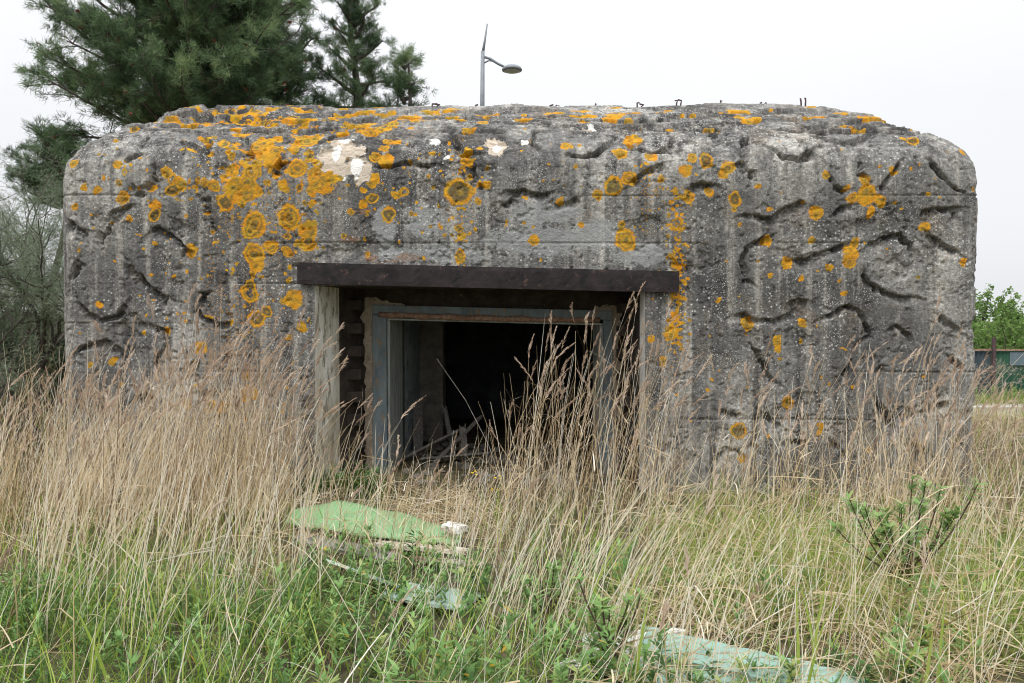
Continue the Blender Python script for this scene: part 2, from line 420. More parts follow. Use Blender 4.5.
# surface coordinates: u along the front and round the corners, s up the profile
U = np.zeros((nrow, ncol)); 
dl = np.linalg.norm(np.diff(P[:,:,:2], axis=1), axis=2)
U[:, fs+1:] = np.cumsum(dl[:, fs:], axis=1)
left = np.cumsum(dl[:, :fs][:, ::-1], axis=1)[:, ::-1]
U[:, :fs] = -left
U += P[:, fs, 0][:, None]
S = np.repeat(rows[:,None], ncol, 1)
# normals by finite differences
def normals(P):
    du = np.roll(P,-1,1)-np.roll(P,1,1)
    dv = np.gradient(P, axis=0)
    return unit(np.cross(du, dv))
Nn = normals(P)
# traced px -> (u, s)
py_of = HOR - F*(pz-EYE)/(WALL+pd)
mono = np.minimum.accumulate(py_of)
def us(px, py):
    s = np.interp(-py, -mono, rows); y = WALL+np.interp(s, rows, pd)
    return (px-512)/F*y, s
CR = {'a':(0,0,3.009),'b':(340,60,3.009),'c':(680,80,2.972),'d':(0,200,3.009),'e':(280,240,2.438),'f':(680,260,2.972),'g':(180,90,3.413)}
def cpx(k, x, y): o=CR[k]; return o[0]+x/o[2], o[1]+y/o[2]
GRV = {
'c':[[(212,168),(182,182),(178,240),(200,275),(208,310)],[(245,195),(285,210),(300,228),(350,236),(380,215),(402,198)],[(405,160),(440,177),(490,184),(540,174),(562,150)],
 [(168,412),(215,403),(265,412),(300,390),(350,362),(378,372)],[(270,463),(225,480),(190,500),(175,545),(190,590),(215,612)],[(328,535),(370,532),(410,515),(460,495),(508,488)],
 [(550,500),(590,475),(650,460),(675,490),(692,545)],[(553,572),(560,602),(590,622),(640,642),(715,652)],[(525,235),(530,275),(552,292)],[(440,290),(455,318),(492,330)],
 [(738,240),(765,270),(800,310),(842,332)],[(708,410),(712,390),(760,384),(842,380)],[(735,455),(770,480),(800,500),(834,518)],[(820,388),(820,424)],[(448,405),(470,380),(512,370)],
 [(28,318),(60,309),(98,316)],[(50,140),(85,160),(92,204)],[(318,672),(350,655),(382,655)],[(460,683),(500,670),(535,684)],[(590,332),(610,290),(652,240)],[(130,125),(190,135),(240,120)],[(270,150),(350,150),(440,128)]],
'f':[[(158,168),(190,154),(210,172),(280,180),(320,160),(382,124)],[(405,177),(440,160),(490,138),(530,148),(556,190),(566,218),(530,240),(515,282)],[(618,207),(650,194),(680,220),(692,252)],
 [(775,163),(800,180),(838,212)],[(210,248),(230,270),(255,310),(262,342),(302,372)],[(803,283),(842,324)],[(122,443),(150,450),(184,462)],[(248,450),(280,470),(312,502)],
 [(108,582),(140,560),(180,570),(202,592)],[(713,452),(760,430),(802,428)],[(590,420),(620,460),(642,502)],[(578,332),(605,318),(612,352)],[(834,535),(818,575)],[(480,350),(500,320),(515,300)],[(690,540),(720,560),(700,600)],[(330,540),(370,545),(372,580)],[(225,510),(215,540),(235,560)],[(460,540),(480,570),(478,600)]],
'b':[[(105,322),(160,320),(190,308),(240,312),(304,318)],[(330,208),(360,250),(372,277),(412,282)],[(622,214),(585,216),(580,250),(602,278)],[(688,288),(730,296),(770,280),(800,250),(818,233)],
 [(862,250),(890,258),(930,277),(980,265),(1008,228)],[(498,398),(550,394),(600,406),(634,394)],[(638,442),(690,430),(718,414)],[(868,374),(910,340),(984,308)],[(402,316),(410,370),(442,387)],[(478,215),(502,245)],[(524,408),(488,442)],
 [(0,182),(110,172),(240,154)],[(130,172),(250,182),(390,180),(460,188)],[(530,190),(600,188),(640,195)],[(680,204),(750,208),(810,196)],[(900,195),(960,205),(1000,195)],[(440,180),(480,172),(560,178)]],
'd':[[(306,164),(325,100),(340,60),(398,18)],[(453,102),(480,83),(520,105),(558,142),(540,188)],[(383,178),(410,220),(450,255),(490,290),(514,296)],[(243,303),(270,342),(310,362),(345,350),(382,303)],
 [(636,273),(605,280),(597,330),(610,350),(650,372),(694,370)],[(223,467),(240,440),(320,424),(360,450),(377,483)],[(208,58),(240,86),(274,91)],[(208,244),(225,200),(237,178)],[(438,370),(490,390),(502,430),(470,480),(458,522)],
 [(618,-20),(630,50),(640,104)],[(580,578),(620,573),(680,590),(682,640),(620,662)],[(562,488),(582,552)],[(690,455),(680,480),(700,500)],[(400,600),(430,580),(470,600)],[(230,600),(225,640)]],
'a':[[(322,674),(345,642),(402,613)],[(440,592),(418,570),(482,545)],[(378,492),(420,460),(464,408)],[(468,488),(482,562)],[(598,588),(630,600),(642,644)],[(830,512),(852,478)],[(810,395),(880,380),(950,395)],[(960,430),(1000,410),(1023,405)],[(330,390),(400,372),(470,372)],[(620,410),(640,430),(620,450)],[(545,425),(590,440),(630,455)]],
'g':[[(203,153),(235,165),(246,215),(258,238)],[(318,292),(352,233)],[(80,353),(100,400),(102,464)],[(285,150),(340,132),(400,130),(450,148)],[(470,190),(520,160),(580,145)],[(440,100),(520,85),(640,80)],[(0,75),(60,68),(110,72)]],
}
disp = np.zeros((nrow, ncol)); A1 = np.zeros((nrow, ncol, 4)); A2 = np.zeros((nrow, ncol, 4)); A2[...,3]=1
vis0, vis1 = fs-nc-60, fe+nc+60                     # columns that can be in view
sub = (slice(None), slice(vis0, vis1))
u_, s__ = U[sub], S[sub]
wu = u_ + .03*fbm(u_*9, s__*9, seed=21, oct=5, gain=.6) ; ws = s__ + .03*fbm(u_*9, s__*9, seed=31, oct=5, gain=.6)
D_ = disp[sub]
gr = random.Random(5)
def groove(pl, depth, w, side):
    pl = np.array(pl); lo = pl.min(0)-w*1.5-.03; hi = pl.max(0)+w*1.5+.03
    r0, r1 = np.searchsorted(rows, [lo[1], hi[1]])
    if r1-r0 < 2: return
    cu = (u_[r0:r1] > lo[0])&(u_[r0:r1] < hi[0]); cc = np.where(cu.any(0))[0]
    if len(cc) < 2: return
    sl = (slice(r0,r1), slice(cc[0], cc[-1]+1))
    x, y = wu[sl], ws[sl]
    best = np.full(x.shape, 9.0); sgn = np.zeros(x.shape); tt = np.zeros(x.shape)
    n = len(pl)-1
    for i in range(n):
        a, b = pl[i], pl[i+1]; d = b-a; L2 = d@d+1e-9
        t = np.clip(((x-a[0])*d[0]+(y-a[1])*d[1])/L2, 0, 1)
        ex, ey = x-a[0]-t*d[0], y-a[1]-t*d[1]
        dist = np.hypot(ex, ey)
        nrm = np.array([-d[1], d[0]])/math.sqrt(L2)
        if nrm[1]*1.0 + side*.35*nrm[0] < 0: nrm = -nrm
        sg = ex*nrm[0]+ey*nrm[1]
        m_ = dist < best
        best = np.where(m_, dist, best); sgn = np.where(m_, sg, sgn); tt = np.where(m_, (i+t)/n, tt)
    taper = np.clip(np.minimum(tt, 1-tt)*7, .25, 1)
    up = np.clip(1-best/.014, 0, 1)
    wv = w*(.75+.5*vn(x*5,y*5,seed=79)); dn = np.clip(1-(best/np.maximum(wv,.01))**1.5, 0, 1)
    prof = np.where(sgn > 0, up, dn)
    prof *= (.8+.4*vn(x*22, y*22, seed=77)+.35*vn(x*55, y*55, seed=78))
    lip = np.where(sgn > 0, np.exp(-((best-.03)/.025)**2)*.12, 0)
    D_[sl] = np.minimum(D_[sl], -depth*taper*prof) + depth*lip*taper*.5
for k, L in GRV.items():
    for g in L:
        pl = [us(*cpx(k, *p)) for p in g]
        groove(pl, gr.uniform(.06,.10), gr.uniform(.055,.12), gr.choice((-1,1)))
for _ in range(78):                                 # broken ledges running along the rounded roof edge
    px, py = gr.uniform(110, 930), gr.uniform(110, 132)
    n = gr.randint(2,4); pl=[]
    u0, s0 = us(px, py)
    for i in range(n+1): pl.append((u0, s0)); u0 += gr.uniform(.15,.4); s0 += gr.uniform(-.03,.03)
    groove(pl, gr.uniform(.045,.095), gr.uniform(.04,.10), 1)
# board joints of the shuttering
for pyj in (196, 243, 284, 323, 372, 420):
    zj = EYE-(pyj-HOR)/F*WALL
    wob = zj + .006*vn(u_*1.3, u_*0+zj*7, seed=41)
    amt = sstep(-.25,.3, vn(u_*1.1, u_*0+zj*3, seed=43))*(s__<2.7)
    D_ -= .014*np.clip(1-np.abs(s__-wob)/.010,0,1)*amt
    D_ += .004*sstep(-.003,.003, s__-wob)*vn(u_*.8, u_*0+zj*5, seed=44)*np.clip(1-(s__-wob)/.3,0,1)*(s__>wob)*(s__<2.7)
# flaked layers and spalls
fl = fbm(wu*2.4, ws*3.0, seed=81, oct=5, gain=.58)
D_ -= .012*sstep(.26,.285,fl) + .014*sstep(.42,.445,fl)
fl2 = fbm(wu*6.5, ws*8.0, seed=83, oct=4, gain=.6)
D_ -= .010*sstep(.46,.49,fl2)
# pits
pn = fbm(u_*17, s__*17, seed=55, oct=3)
D_ -= .014*sstep(.42,.62,pn)
full_n = .015*fbm(U*1.2, S*1.2, seed=61, oct=3) + .004*fbm(U*7, S*7, seed=62, oct=4, gain=.6) + .004*fbm(U*38, S*38, seed=63, oct=3)
full_n[:, :vis0] *= .6
top = sstep(2.75, 3.2, S)
full_n += top*(.014*fbm(U*2.4, S*3.2, seed=64, oct=4))
# slab-like strata on the rounded edge: stepped height field
strat = .5+.5*fbm(U*.75, S*3.4, seed=65, oct=4)
full_n += top*.085*(np.floor(strat*8)/8 + .15*strat - .5)
# raised slabs along the top edge, upper corner
def raise_patch(px0,px1,py0,py1,h):
    global D_
    (ua,sa),(ub,sb) = us(px0,py1), us(px1,py0)
    m_ = sstep(ua-.01,ua+.01,wu)*(1-sstep(ub-.01,ub+.01,wu))*sstep(sa-.01,sa+.01,ws)*(1-sstep(sb-.01,sb+.01,ws))
    D_ += h*m_
raise_patch(157,208,112,121,.05); raise_patch(215,345,106,114,.03); raise_patch(118,150,124,131,.03)
disp += full_n
hole_d = np.maximum(np.maximum(HX0-U, U-HX1), S-HZ)
disp *= sstep(0, .05, np.abs(hole_d))*.97 + .03*(hole_d>.001)
disp = np.where((np.abs(hole_d)<.001), 0, disp)
# --- marks: orange lichens traced from the wall
LICH = {
'a':[(230,490,13),(362,500,13),(376,598,16),(395,658,10),(232,623,8),(505,520,16),(525,540,14),(525,573,17),(548,558,20),(470,620,14),(472,650,17),(415,397,10),(685,437,14),(675,422,8),(703,513,19),(745,400,18),(258,565,7),(320,537,7),(300,575,11),(368,553,9),(385,520,9),(462,568,11),(356,427,7),(575,452,9),(620,560,8),(605,545,7),(590,565,7)],
'g':[(235,145,22),(265,200,26),(290,215,28),(320,240,28),(300,185,22),(330,205,22),(245,285,26),(262,270,16),(200,335,38),(225,350,30),(180,360,24),(160,385,28),(265,350,17),(230,318,26),(120,330,18),(402,268,29),(328,293,12),(355,330,17),(470,250,16),(465,290,22),(490,320,30),(520,300,20),(545,290,16),(470,330,20),(455,350,16),(415,335,14),(375,435,40),(258,460,38),(240,480,22),(255,560,34),(262,585,30),(250,628,16),(435,485,31),(437,520,22),(462,455,10),(313,537,19),(365,550,14),(368,503,10),(40,550,20),(585,420,10),(457,388,12),(435,390,8),(627,392,13),(655,370,16),(628,345,9),(560,497,8),(712,425,24),(765,352,14),(740,360,12),(720,175,20),(735,175,18),(705,200,16),(705,240,24),(670,230,20),(440,175,28),(465,165,22),(415,160,18),(400,185,16),(665,300,18),(655,320,12),(650,140,22),(700,128,24),(725,120,20),(620,132,18),(560,148,18),(955,350,40),(980,245,18),(960,500,14),(952,470,11),(985,492,7),(957,570,17),(372,645,10),(240,672,20),(795,425,8),(1000,345,12),(970,210,16),(985,200,14),(390,205,13),(365,340,11),(380,410,11),(190,325,14),(40,375,7),(95,315,9),(70,320,10),(400,525,10),(300,320,9),(275,255,9),(210,105,16),(180,85,18),(260,112,14),(560,70,16),(400,78,16),(300,85,12),(620,60,16),(640,105,12),(40,205,9)],
'b':[(680,262,16),(842,275,19),(880,240,24),(935,290,15),(820,380,25),(868,360,21),(772,405,15),(858,540,29),(848,498,12),(723,497,10),(585,540,15),(660,427,10),(440,323,8),(425,262,10),(990,208,13),(415,425,9),(390,350,9),(500,488,7),(705,322,7),(960,360,9),(720,262,6),(870,185,16),(430,198,14),(440,375,11),(415,375,8),(345,430,9),(540,185,16),(460,165,16),(740,155,14),(830,158,14),(990,155,14),(905,165,12),(140,208,12),(230,190,12),(60,210,14),(100,190,14)],
'c':[(72,240,21),(138,262,20),(130,280,14),(15,272,18),(30,232,13),(22,348,17),(85,335,14),(160,355,19),(427,283,12),(545,300,17),(552,345,27),(510,352,14),(592,362,16),(565,395,13),(400,397,19),(490,322,9),(725,437,14),(842,540,11),(875,325,8),(683,183,14),(655,180,7),(520,485,12),(508,515,20),(500,540,18),(320,543,16),(440,557,12),(265,581,8),(358,592,7),(485,635,8),(710,588,6),(112,657,7),(480,138,10),(510,142,11),(530,144,9),(230,320,9),(390,480,9),(258,480,14),(628,272,11),(160,385,7),(230,541,5),(470,600,5),(178,433,6),(265,385,6),(735,340,6),(380,95,12),(300,100,10),(170,115,14),(85,148,14),(130,92,14),(30,110,10),(620,122,10),(700,145,10),(800,178,9),(835,215,9)],
'f':[(440,22,9),(200,190,16),(362,187,12),(288,240,14),(290,262,9),(175,508,20),(325,425,19),(418,495,10),(416,515,9),(440,372,6),(565,567,9),(200,218,5),(368,240,5),(295,295,5),(95,357,5),(420,350,4),(85,385,5),(265,525,6),(515,380,5),(185,590,12)],
'd':[(817,140,16),(863,155,12),(750,280,24),(773,358,25),(803,337,16),(884,297,24),(871,237,8),(908,383,13),(867,412,7),(607,448,18),(340,485,10),(500,395,9),(740,527,9),(748,582,23),(628,622,17),(670,625,16),(560,613,12),(578,152,18),(300,318,9),(272,495,6),(700,370,7),(730,410,6),(855,305,7),(436,145,5),(470,130,6),(640,100,6),(735,323,5),(703,320,5),(580,560,6),(365,553,5),(435,397,5),(630,352,6),(845,640,5),(735,660,6),(855,615,4),(580,490,4)],
'e':[(67,8,16),(17,30,12),(33,145,20),(53,212,12),(440,40,13),(845,5,21),(952,223,17),(935,295,12),(20,237,6),(22,95,7),(215,35,6),(5,150,5),(960,190,9),(962,60,8),(905,240,9),(620,5,9),(965,110,8),(300,275,0)],
}
lmask, ring_ = A1[sub][...,0], A1[sub][...,1]
ju = u_ + .036*fbm(u_*13, s__*13, seed=71, oct=5, gain=.6); js = s__ + .03*fbm(u_*13, s__*13, seed=72, oct=5, gain=.6)
def lichen(u0, s0, rad, pat=None, squash=1.0):
    if rad < .004: return
    lo, hi = s0-rad*1.8-.02, s0+rad*1.8+.02
    r0, r1 = np.searchsorted(rows, [lo, hi])
    if r1-r0 < 1: return
    cu = np.abs(u_[(r0+r1)//2 if (r0+r1)//2 < nrow else nrow-1]-u0) < rad*1.8+.1
    cc = np.where(cu)[0]
    if not len(cc): return
    sl = (slice(r0,r1), slice(cc[0], cc[-1]+1))
    rr = np.hypot((ju[sl]-u0)/squash, js[sl]-s0)/rad
    m_ = np.clip(1.5-rr, 0, 1)                       # .5 at the rim
    pat = gr.random() if pat is None else pat
    if pat < .34:   tone = .22+.75*np.exp(-((rr-.9)/.14)**2)+.5*np.exp(-((rr-.45)/.10)**2)
    elif pat < .46:  tone = .08+.9*np.exp(-((rr-.88)/.15)**2)+.3*np.exp(-(rr/.2)**2)
    else:           tone = .58+.4*vn(ju[sl]*34,js[sl]*34,seed=5)+.2*np.exp(-((rr-.9)/.15)**2)
    up = m_ > lmask[sl]
    ring_[sl] = np.where(up, tone, ring_[sl]); lmask[sl] = np.maximum(lmask[sl], m_)
    if .3 < pat < .34:                                     # eaten-out centre
        lmask[sl] = np.where(rr < .45, lmask[sl]*.2, lmask[sl])
for k, L in LICH.items():
    for (x, y, r_) in L:
        u0, s0 = us(*cpx(k, x, y))
        yy = WALL+np.interp(s0, rows, pd)
        lichen(u0, s0, r_/CR[k][2]/F*yy*1.15, squash=gr.uniform(.85,1.1))
for _ in range(420):                                # small satellites, thick on the upper part of the doorway side
    px = gr.gauss(270, 120); py = gr.gauss(190, 62)
    if 75 < px < 960 and 112 < py < 440: lichen(*us(px,py), gr.uniform(.006,.017), .95)
for _ in range(150):
    px = gr.uniform(75, 960); py = gr.uniform(120, 430); lichen(*us(px,py), gr.uniform(.005,.014), .85)
for _ in range(170):                                # flat crusts along the roof edge
    px = gr.choice((gr.gauss(280,90), gr.gauss(300,100), gr.uniform(150,930)))
    u0, s0 = us(px, gr.uniform(107.5, 128 if px < 480 else 118))
    if 100 < px < 930: lichen(u0, s0+gr.uniform(-.05,.05), gr.uniform(.012,.045), gr.random()*.5+.4, gr.uniform(1.0,2.4))
for _ in range(60):                                # crusts that run together over the shoulder
    px = gr.gauss(275,55); py = gr.gauss(150,20)
    lichen(*us(px,py), gr.uniform(.015,.04), gr.random())
for _ in range(230):
    px=gr.gauss(677,5.5); lichen(*us(px,gr.uniform(188,352)), gr.uniform(.005,.018), .9)
for _ in range(70):
    lichen(*us(gr.gauss(648,9),gr.uniform(165,235)), gr.uniform(.004,.011), .9)
for _ in range(50):
    lichen(*us(gr.gauss(462,7),gr.uniform(130,245)), gr.uniform(.006,.018), .9)
for _ in range(50):
    px=gr.uniform(130,930); u0,s0=us(px,gr.uniform(107.5,124)); lichen(u0,s0,gr.uniform(.02,.06),.5+.5*gr.random(),gr.uniform(1.3,2.8))
for _ in range(26):
    lichen(*us(gr.gauss(262,20),gr.gauss(150,9)), gr.uniform(.015,.045), .9)
for _ in range(16):
    lichen(*us(gr.gauss(235,16),gr.gauss(192,9)), gr.uniform(.015,.04), .9)
def blob(arr, px, py, rx, ry, ch, amt=1.0):
    u0, s0 = us(px, py); yy = WALL+np.interp(s0, rows, pd)
    rr = np.hypot((ju-u0)/(rx/F*yy), (js-s0)/(ry/F*yy))
    m_ = np.clip(1.5-rr, 0, 1)*amt
    arr[sub][...,ch] = np.maximum(arr[sub][...,ch], m_)
a1 = A1[sub]; a2 = A2[sub]
for (px,py,rx,ry) in ((352,150,15,9),(334,157,13,13),(358,165,13,9),(344,144,13,6),(360,178,6,9),(345,170,12,6),(368,172,4,9),(326,168,6,4),(497,146,9,14),(492,141,8,8),(590,128,7,4)): blob(A1, px,py,rx,ry,2)
for (px,py,rx,ry) in ((336,152,5,9),(357,167,6,11),(346,141,7,4),(434,141,6,5),(498,147,4,8),(525,143,4,3),(447,158,3,3),(345,178,4,3),(590,127,6,3)): blob(A1, px,py,rx,ry,3)
lmask[...] = np.where(A1[sub][...,2] > .45, lmask*.3, lmask)
for (px,py,rx,ry) in ((425,222,18,16),(530,215,20,13),(560,213,22,10),(545,240,60,16),(600,235,30,16),(450,253,40,9),(640,255,30,12),(400,255,26,8),(385,225,12,20)): blob(A2, px,py,rx,ry,0,.8)
for (px,py,rx,ry) in ((410,258,22,5),(370,258,10,6),(350,240,14,6),(360,212,16,4),(390,262,20,3)): blob(A2, px,py,rx,ry,1,.7)
for (px,py,rx,ry) in ((678,250,10,40),(680,215,9,25),(676,300,10,40),(672,350,9,30),(648,190,9,22),(212,260,7,30),(276,240,10,30),(268,200,50,50),(240,330,40,50),(460,200,14,30)): blob(A2, px,py,rx,ry,2,.7)
disp[sub] -= .016*sstep(.42,.56,A1[sub][...,2]+.25*fbm(u_*14,s__*14,seed=91,oct=4))*np.clip(hole_d[sub]/.05,0,1)
P = P + Nn*disp[...,None]
I = np.arange(nrow*ncol).reshape(nrow, ncol); J = np.roll(I,-1,1)
Qd = np.stack([I[:-1], J[:-1], J[1:], I[1:]], -1)
zc = (rows[:-1]+rows[1:])/2
colx = base_ring[:,0]; cx_mid = (colx+np.roll(colx,-1))/2
isf = np.zeros(ncol, bool); isf[fs:fe-1] = True
hole = (zc[:,None] < HZ) & (isf & (cx_mid > HX0) & (cx_mid < HX1))[None,:]
Qd = Qd[~hole]
me = np_mesh('concrete_shell', P.reshape(-1,3), Qd, BUN, True, cols={'marks':A1.reshape(-1,4), 'marks_two':A2.reshape(-1,4)})
link('concrete_shell', me, M['concrete'], BUN)
# roof slab top inside the rounded edge
rt = P[-1]; cen = rt.mean(0); cen[2] += .03
V = np.concatenate([rt, [cen]]); Fc=[(i,(i+1)%ncol,ncol) for i in range(ncol)]
poly_mesh('roof', V, Fc, M['concrete'], BUN)
del I, J, Qd, S, U, disp

# ------------------------------------------------------------------ doorway
SH = .0245
shz = lambda x, z: z - SH*(x+1.36)
# recess behind the outer face
def quads(name, qs, m, bevel=0):
    V=[]; Fc=[]
    for q in qs:
        o=len(V); V += list(q); Fc.append(tuple(range(o,o+len(q))))
    me = bpy.data.meshes.new(name); V=np.array(V)-root_loc(BUN)
    me.from_pydata(V.tolist(), [], Fc); me.update()
    return link(name, me, m, BUN)
zb, zt = -.3, HZ
quads('pale_reveal', [[(HX0,7.0,zb),(-1.62,7.5,zb),(-1.62,7.5,zt),(HX0,7.0,zt)]], M['paleboard'])
quads('pale_reveal', [[(HX1,7.0,zb),(HX1,7.0,zt),(1.14,7.14,zt),(1.14,7.14,zb)]], M['kerb'])
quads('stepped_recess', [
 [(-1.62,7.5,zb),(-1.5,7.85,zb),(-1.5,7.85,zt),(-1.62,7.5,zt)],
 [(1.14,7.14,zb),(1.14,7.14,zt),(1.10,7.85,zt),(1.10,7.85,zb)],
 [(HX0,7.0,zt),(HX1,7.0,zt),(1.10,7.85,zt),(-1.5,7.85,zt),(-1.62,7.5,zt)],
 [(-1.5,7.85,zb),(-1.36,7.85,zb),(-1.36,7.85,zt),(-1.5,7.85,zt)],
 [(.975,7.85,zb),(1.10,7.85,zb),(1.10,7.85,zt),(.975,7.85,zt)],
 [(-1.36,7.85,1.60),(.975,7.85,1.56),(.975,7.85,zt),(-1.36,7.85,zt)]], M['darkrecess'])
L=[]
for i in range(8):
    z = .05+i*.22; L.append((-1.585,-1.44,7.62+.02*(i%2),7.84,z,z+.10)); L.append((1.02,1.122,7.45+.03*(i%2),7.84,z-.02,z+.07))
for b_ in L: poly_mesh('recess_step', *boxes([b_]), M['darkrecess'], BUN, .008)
# mortar left ragged round the frame
def ragged(name, pts_in, pts_out, y0, y1, m):
    n=len(pts_in); V=[]; Fc=[]
    for (a,b) in zip(pts_in, pts_out):
        V += [(a[0],y0,a[1]),(b[0],y0+.012,b[1]),(b[0],y1,b[1]),(a[0],y1,a[1])]
    for i in range(n-1):
        for k in range(4):
            o=i*4; Fc.append((o+k,o+(k+1)%4,o+4+(k+1)%4,o+4+k))
    Fc += [(0,1,2,3),(n*4-4,n*4-1,n*4-2,n*4-3)]
    return poly_mesh(name, V, Fc, m, BUN)
rr = random.Random(3)
zs = np.linspace(-.1, 1.66, 40)
ragged('mortar_edge', [(-1.35, z) for z in zs], [(-1.425-rr.uniform(0,.035)-(.03 if z>1.5 else 0), z) for z in zs], 7.81, 7.86, M['mortar'])
zs = np.linspace(-.1, 1.60, 40)
ragged('mortar_edge', [(.965, z) for z in zs], [(1.03+rr.uniform(0,.04)+(.02 if z>1.45 else 0), z) for z in zs], 7.81, 7.86, M['mortar'])
xs = np.linspace(-1.44,-1.05,12)
ragged('mortar_edge', [(x, shz(x,1.64)) for x in xs], [(x, shz(x,1.662+max(0,.05-abs(x+1.36)*.18)+rr.uniform(-.008,.02))) for x in xs], 7.815, 7.862, M['mortar'])
xs = np.linspace(.8,1.05,9)
ragged('mortar_edge', [(x, shz(x,1.64)) for x in xs], [(x, shz(x,1.66+max(0,.04-abs(x-.97)*.2)+rr.uniform(-.008,.02))) for x in xs], 7.815, 7.862, M['mortar'])
# steel door frame
FRAME = poly_mesh('door_frame', *boxes([(-1.364,-1.225,7.80,7.92,-.12,1.555),(.893,.981,7.80,7.92,-.12,1.555),(-1.364,.981,7.798,7.922,1.557,1.648)], SH, -1.36), M['bluesteel'], BUN, .006)
poly_mesh('frame_lip', *boxes([(-1.222,-1.195,7.835,7.90,-.12,1.50),(.866,.890,7.835,7.90,-.12,1.50),(-1.222,.890,7.83,7.90,1.503,1.522)], SH, -1.36), M['lining'], BUN, .004)
t = Tubes(); pts=[(x, 7.80+.01*math.sin(x*3), shz(x,1.556-.012*math.sin((x+1.3)*1.4))+.004*math.sin(x*17)) for x in np.linspace(-1.30,.86,26)]
t.add(pts, [.029+.004*math.sin(i*1.7)+.003*math.sin(i*4.1) for i in range(26)], 8); t.build('rusty_bar', M['rustbar'], BUN)
quads('board_lining', [[(-1.20,7.92,-.2),(-1.165,8.5,-.2),(-1.165,8.5,1.62),(-1.20,7.92,1.62)],[(.87,7.92,-.2),(.87,7.92,1.62),(.86,8.5,1.62),(.86,8.5,-.2)],[(-1.20,7.92,1.53),(-1.165,8.5,1.53),(.86,8.5,1.49),(.87,7.92,1.49)]], M['lining'])
# rooms behind
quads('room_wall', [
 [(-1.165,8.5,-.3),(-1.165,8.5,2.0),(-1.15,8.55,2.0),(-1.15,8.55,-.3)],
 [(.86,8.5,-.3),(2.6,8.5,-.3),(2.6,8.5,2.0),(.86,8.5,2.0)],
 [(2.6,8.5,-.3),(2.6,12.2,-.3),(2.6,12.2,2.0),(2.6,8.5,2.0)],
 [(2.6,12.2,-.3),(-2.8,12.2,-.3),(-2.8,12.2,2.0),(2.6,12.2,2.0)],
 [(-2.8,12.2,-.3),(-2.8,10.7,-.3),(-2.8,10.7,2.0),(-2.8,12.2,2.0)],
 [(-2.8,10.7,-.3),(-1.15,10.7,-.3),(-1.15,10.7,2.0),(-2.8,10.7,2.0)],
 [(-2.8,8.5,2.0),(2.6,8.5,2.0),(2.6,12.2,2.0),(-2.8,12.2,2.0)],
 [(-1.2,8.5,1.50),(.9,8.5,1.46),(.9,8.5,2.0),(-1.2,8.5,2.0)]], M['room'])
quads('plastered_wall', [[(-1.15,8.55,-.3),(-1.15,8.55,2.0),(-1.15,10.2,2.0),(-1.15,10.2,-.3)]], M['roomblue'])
poly_mesh('brick_pier', *boxes([(-1.16,-.86,9.95,10.35,-.3,1.99)]), M['pier'], BUN, .015)
quads('room_floor', [[(-1.8,7.5,-.012),(1.6,7.5,-.012),(2.6,12.2,-.012),(-2.8,12.2,-.012)]], M['ground'])
# steel lintel: a channel, web outwards
lz0, lz1 = 1.815, 2.0
xa, xb = -1.86, 1.45
plank('lintel_beam', (xa,6.955,(lz0+lz1)/2), (xb,6.955,(lz0+lz1)/2-.0235*(xb-xa)), lz1-lz0, .022, M['rust'], BUN, roll=math.pi/2, seed=30, ragged=.002, n=90, wav=.0012)
lint = [(xa+.01,xb-.01,6.968,7.05,lz0,lz0+.014),(xa+.01,xb-.01,6.968,7.05,lz1-.018,lz1-.004)]
for q in lint: poly_mesh('lintel_flange', *boxes([q], .0235, -1.86), M['rust'], BUN, .004)
# iron hooks left in the roof
for i, (px, tall) in enumerate(((244,.05),(284,.06),(319,.05),(357,.055),(395,.05),(435,.05),(475,.06),(513,.075),(553,.07),(593,.07),(638,.09),(677,.1),(718,.08),(760,.05),(801,.12))):
    y = 8.3; x = (px-512)/F*y; jr = np.argmin(abs(pd-1.3)); jc = fs+np.argmin(abs(P[jr,fs:fe,0]-x)); y = P[jr,jc,1]; z = P[jr,jc,2]; tall *= .62
    t = Tubes(); w=.018+.008*(i%3)
    hr = random.Random(i*7+1)
    for sg in ((-1,1) if i%3 else (1,)):
        l1, l2 = hr.uniform(-.3,1.0)*.03, hr.uniform(-.6,1.2)*.04
        t.add([(x+sg*w*.6,y,z-.06),(x+sg*w*.7+l1*.3,y,z+tall*.45*hr.uniform(.6,1)),(x+sg*w*.8+l1,y+.01,z+tall*hr.uniform(.6,1)),(x+sg*w*.5+l2,y+.01,z+tall*hr.uniform(.75,1.1))], .0085, 6)
    t.build('iron_hook', M['iron'], BUN)

# ------------------------------------------------------------------ boards and debris
def P3(px,py,z): return on(px,py,z)
gp = empty('green_panel', on(380,520,.0), 'bright green bent sheet lying on the ground before the doorway', 'sheet panel')
# bent sheet with a ridge
bk = [on(292,511,.10), on(336,501,.17), on(398,513,.14), on(440,526,.11), on(464,532,.10)]
ft = [on(284,524,.06), on(322,530,.07), on(398,541,.08), on(440,544,.07), on(460,545,.06)]
bk, ft = np.array(bk), np.array(ft)
nu, nv = 28, 8; V=[]; Fc=[]
for lay in (0,-.014):
    for i in range(nu+1):
        t=i/nu*4; k=min(int(t),3); fq=t-k; a=bk[k]*(1-fq)+bk[k+1]*fq; b_=ft[k]*(1-fq)+ft[k+1]*fq
        for j in range(nv+1):
            q=j/nv; p=a*(1-q)+b_*q
            jag = (rr.uniform(-.012,.012) if j in (0,nv) and lay==0 else 0)
            V.append((p[0], p[1]+jag, p[2]+.02*math.sin(q*3.1)+lay+.006*math.sin(i*.9+j)))
idx=lambda l,i,j: l*(nu+1)*(nv+1)+i*(nv+1)+j
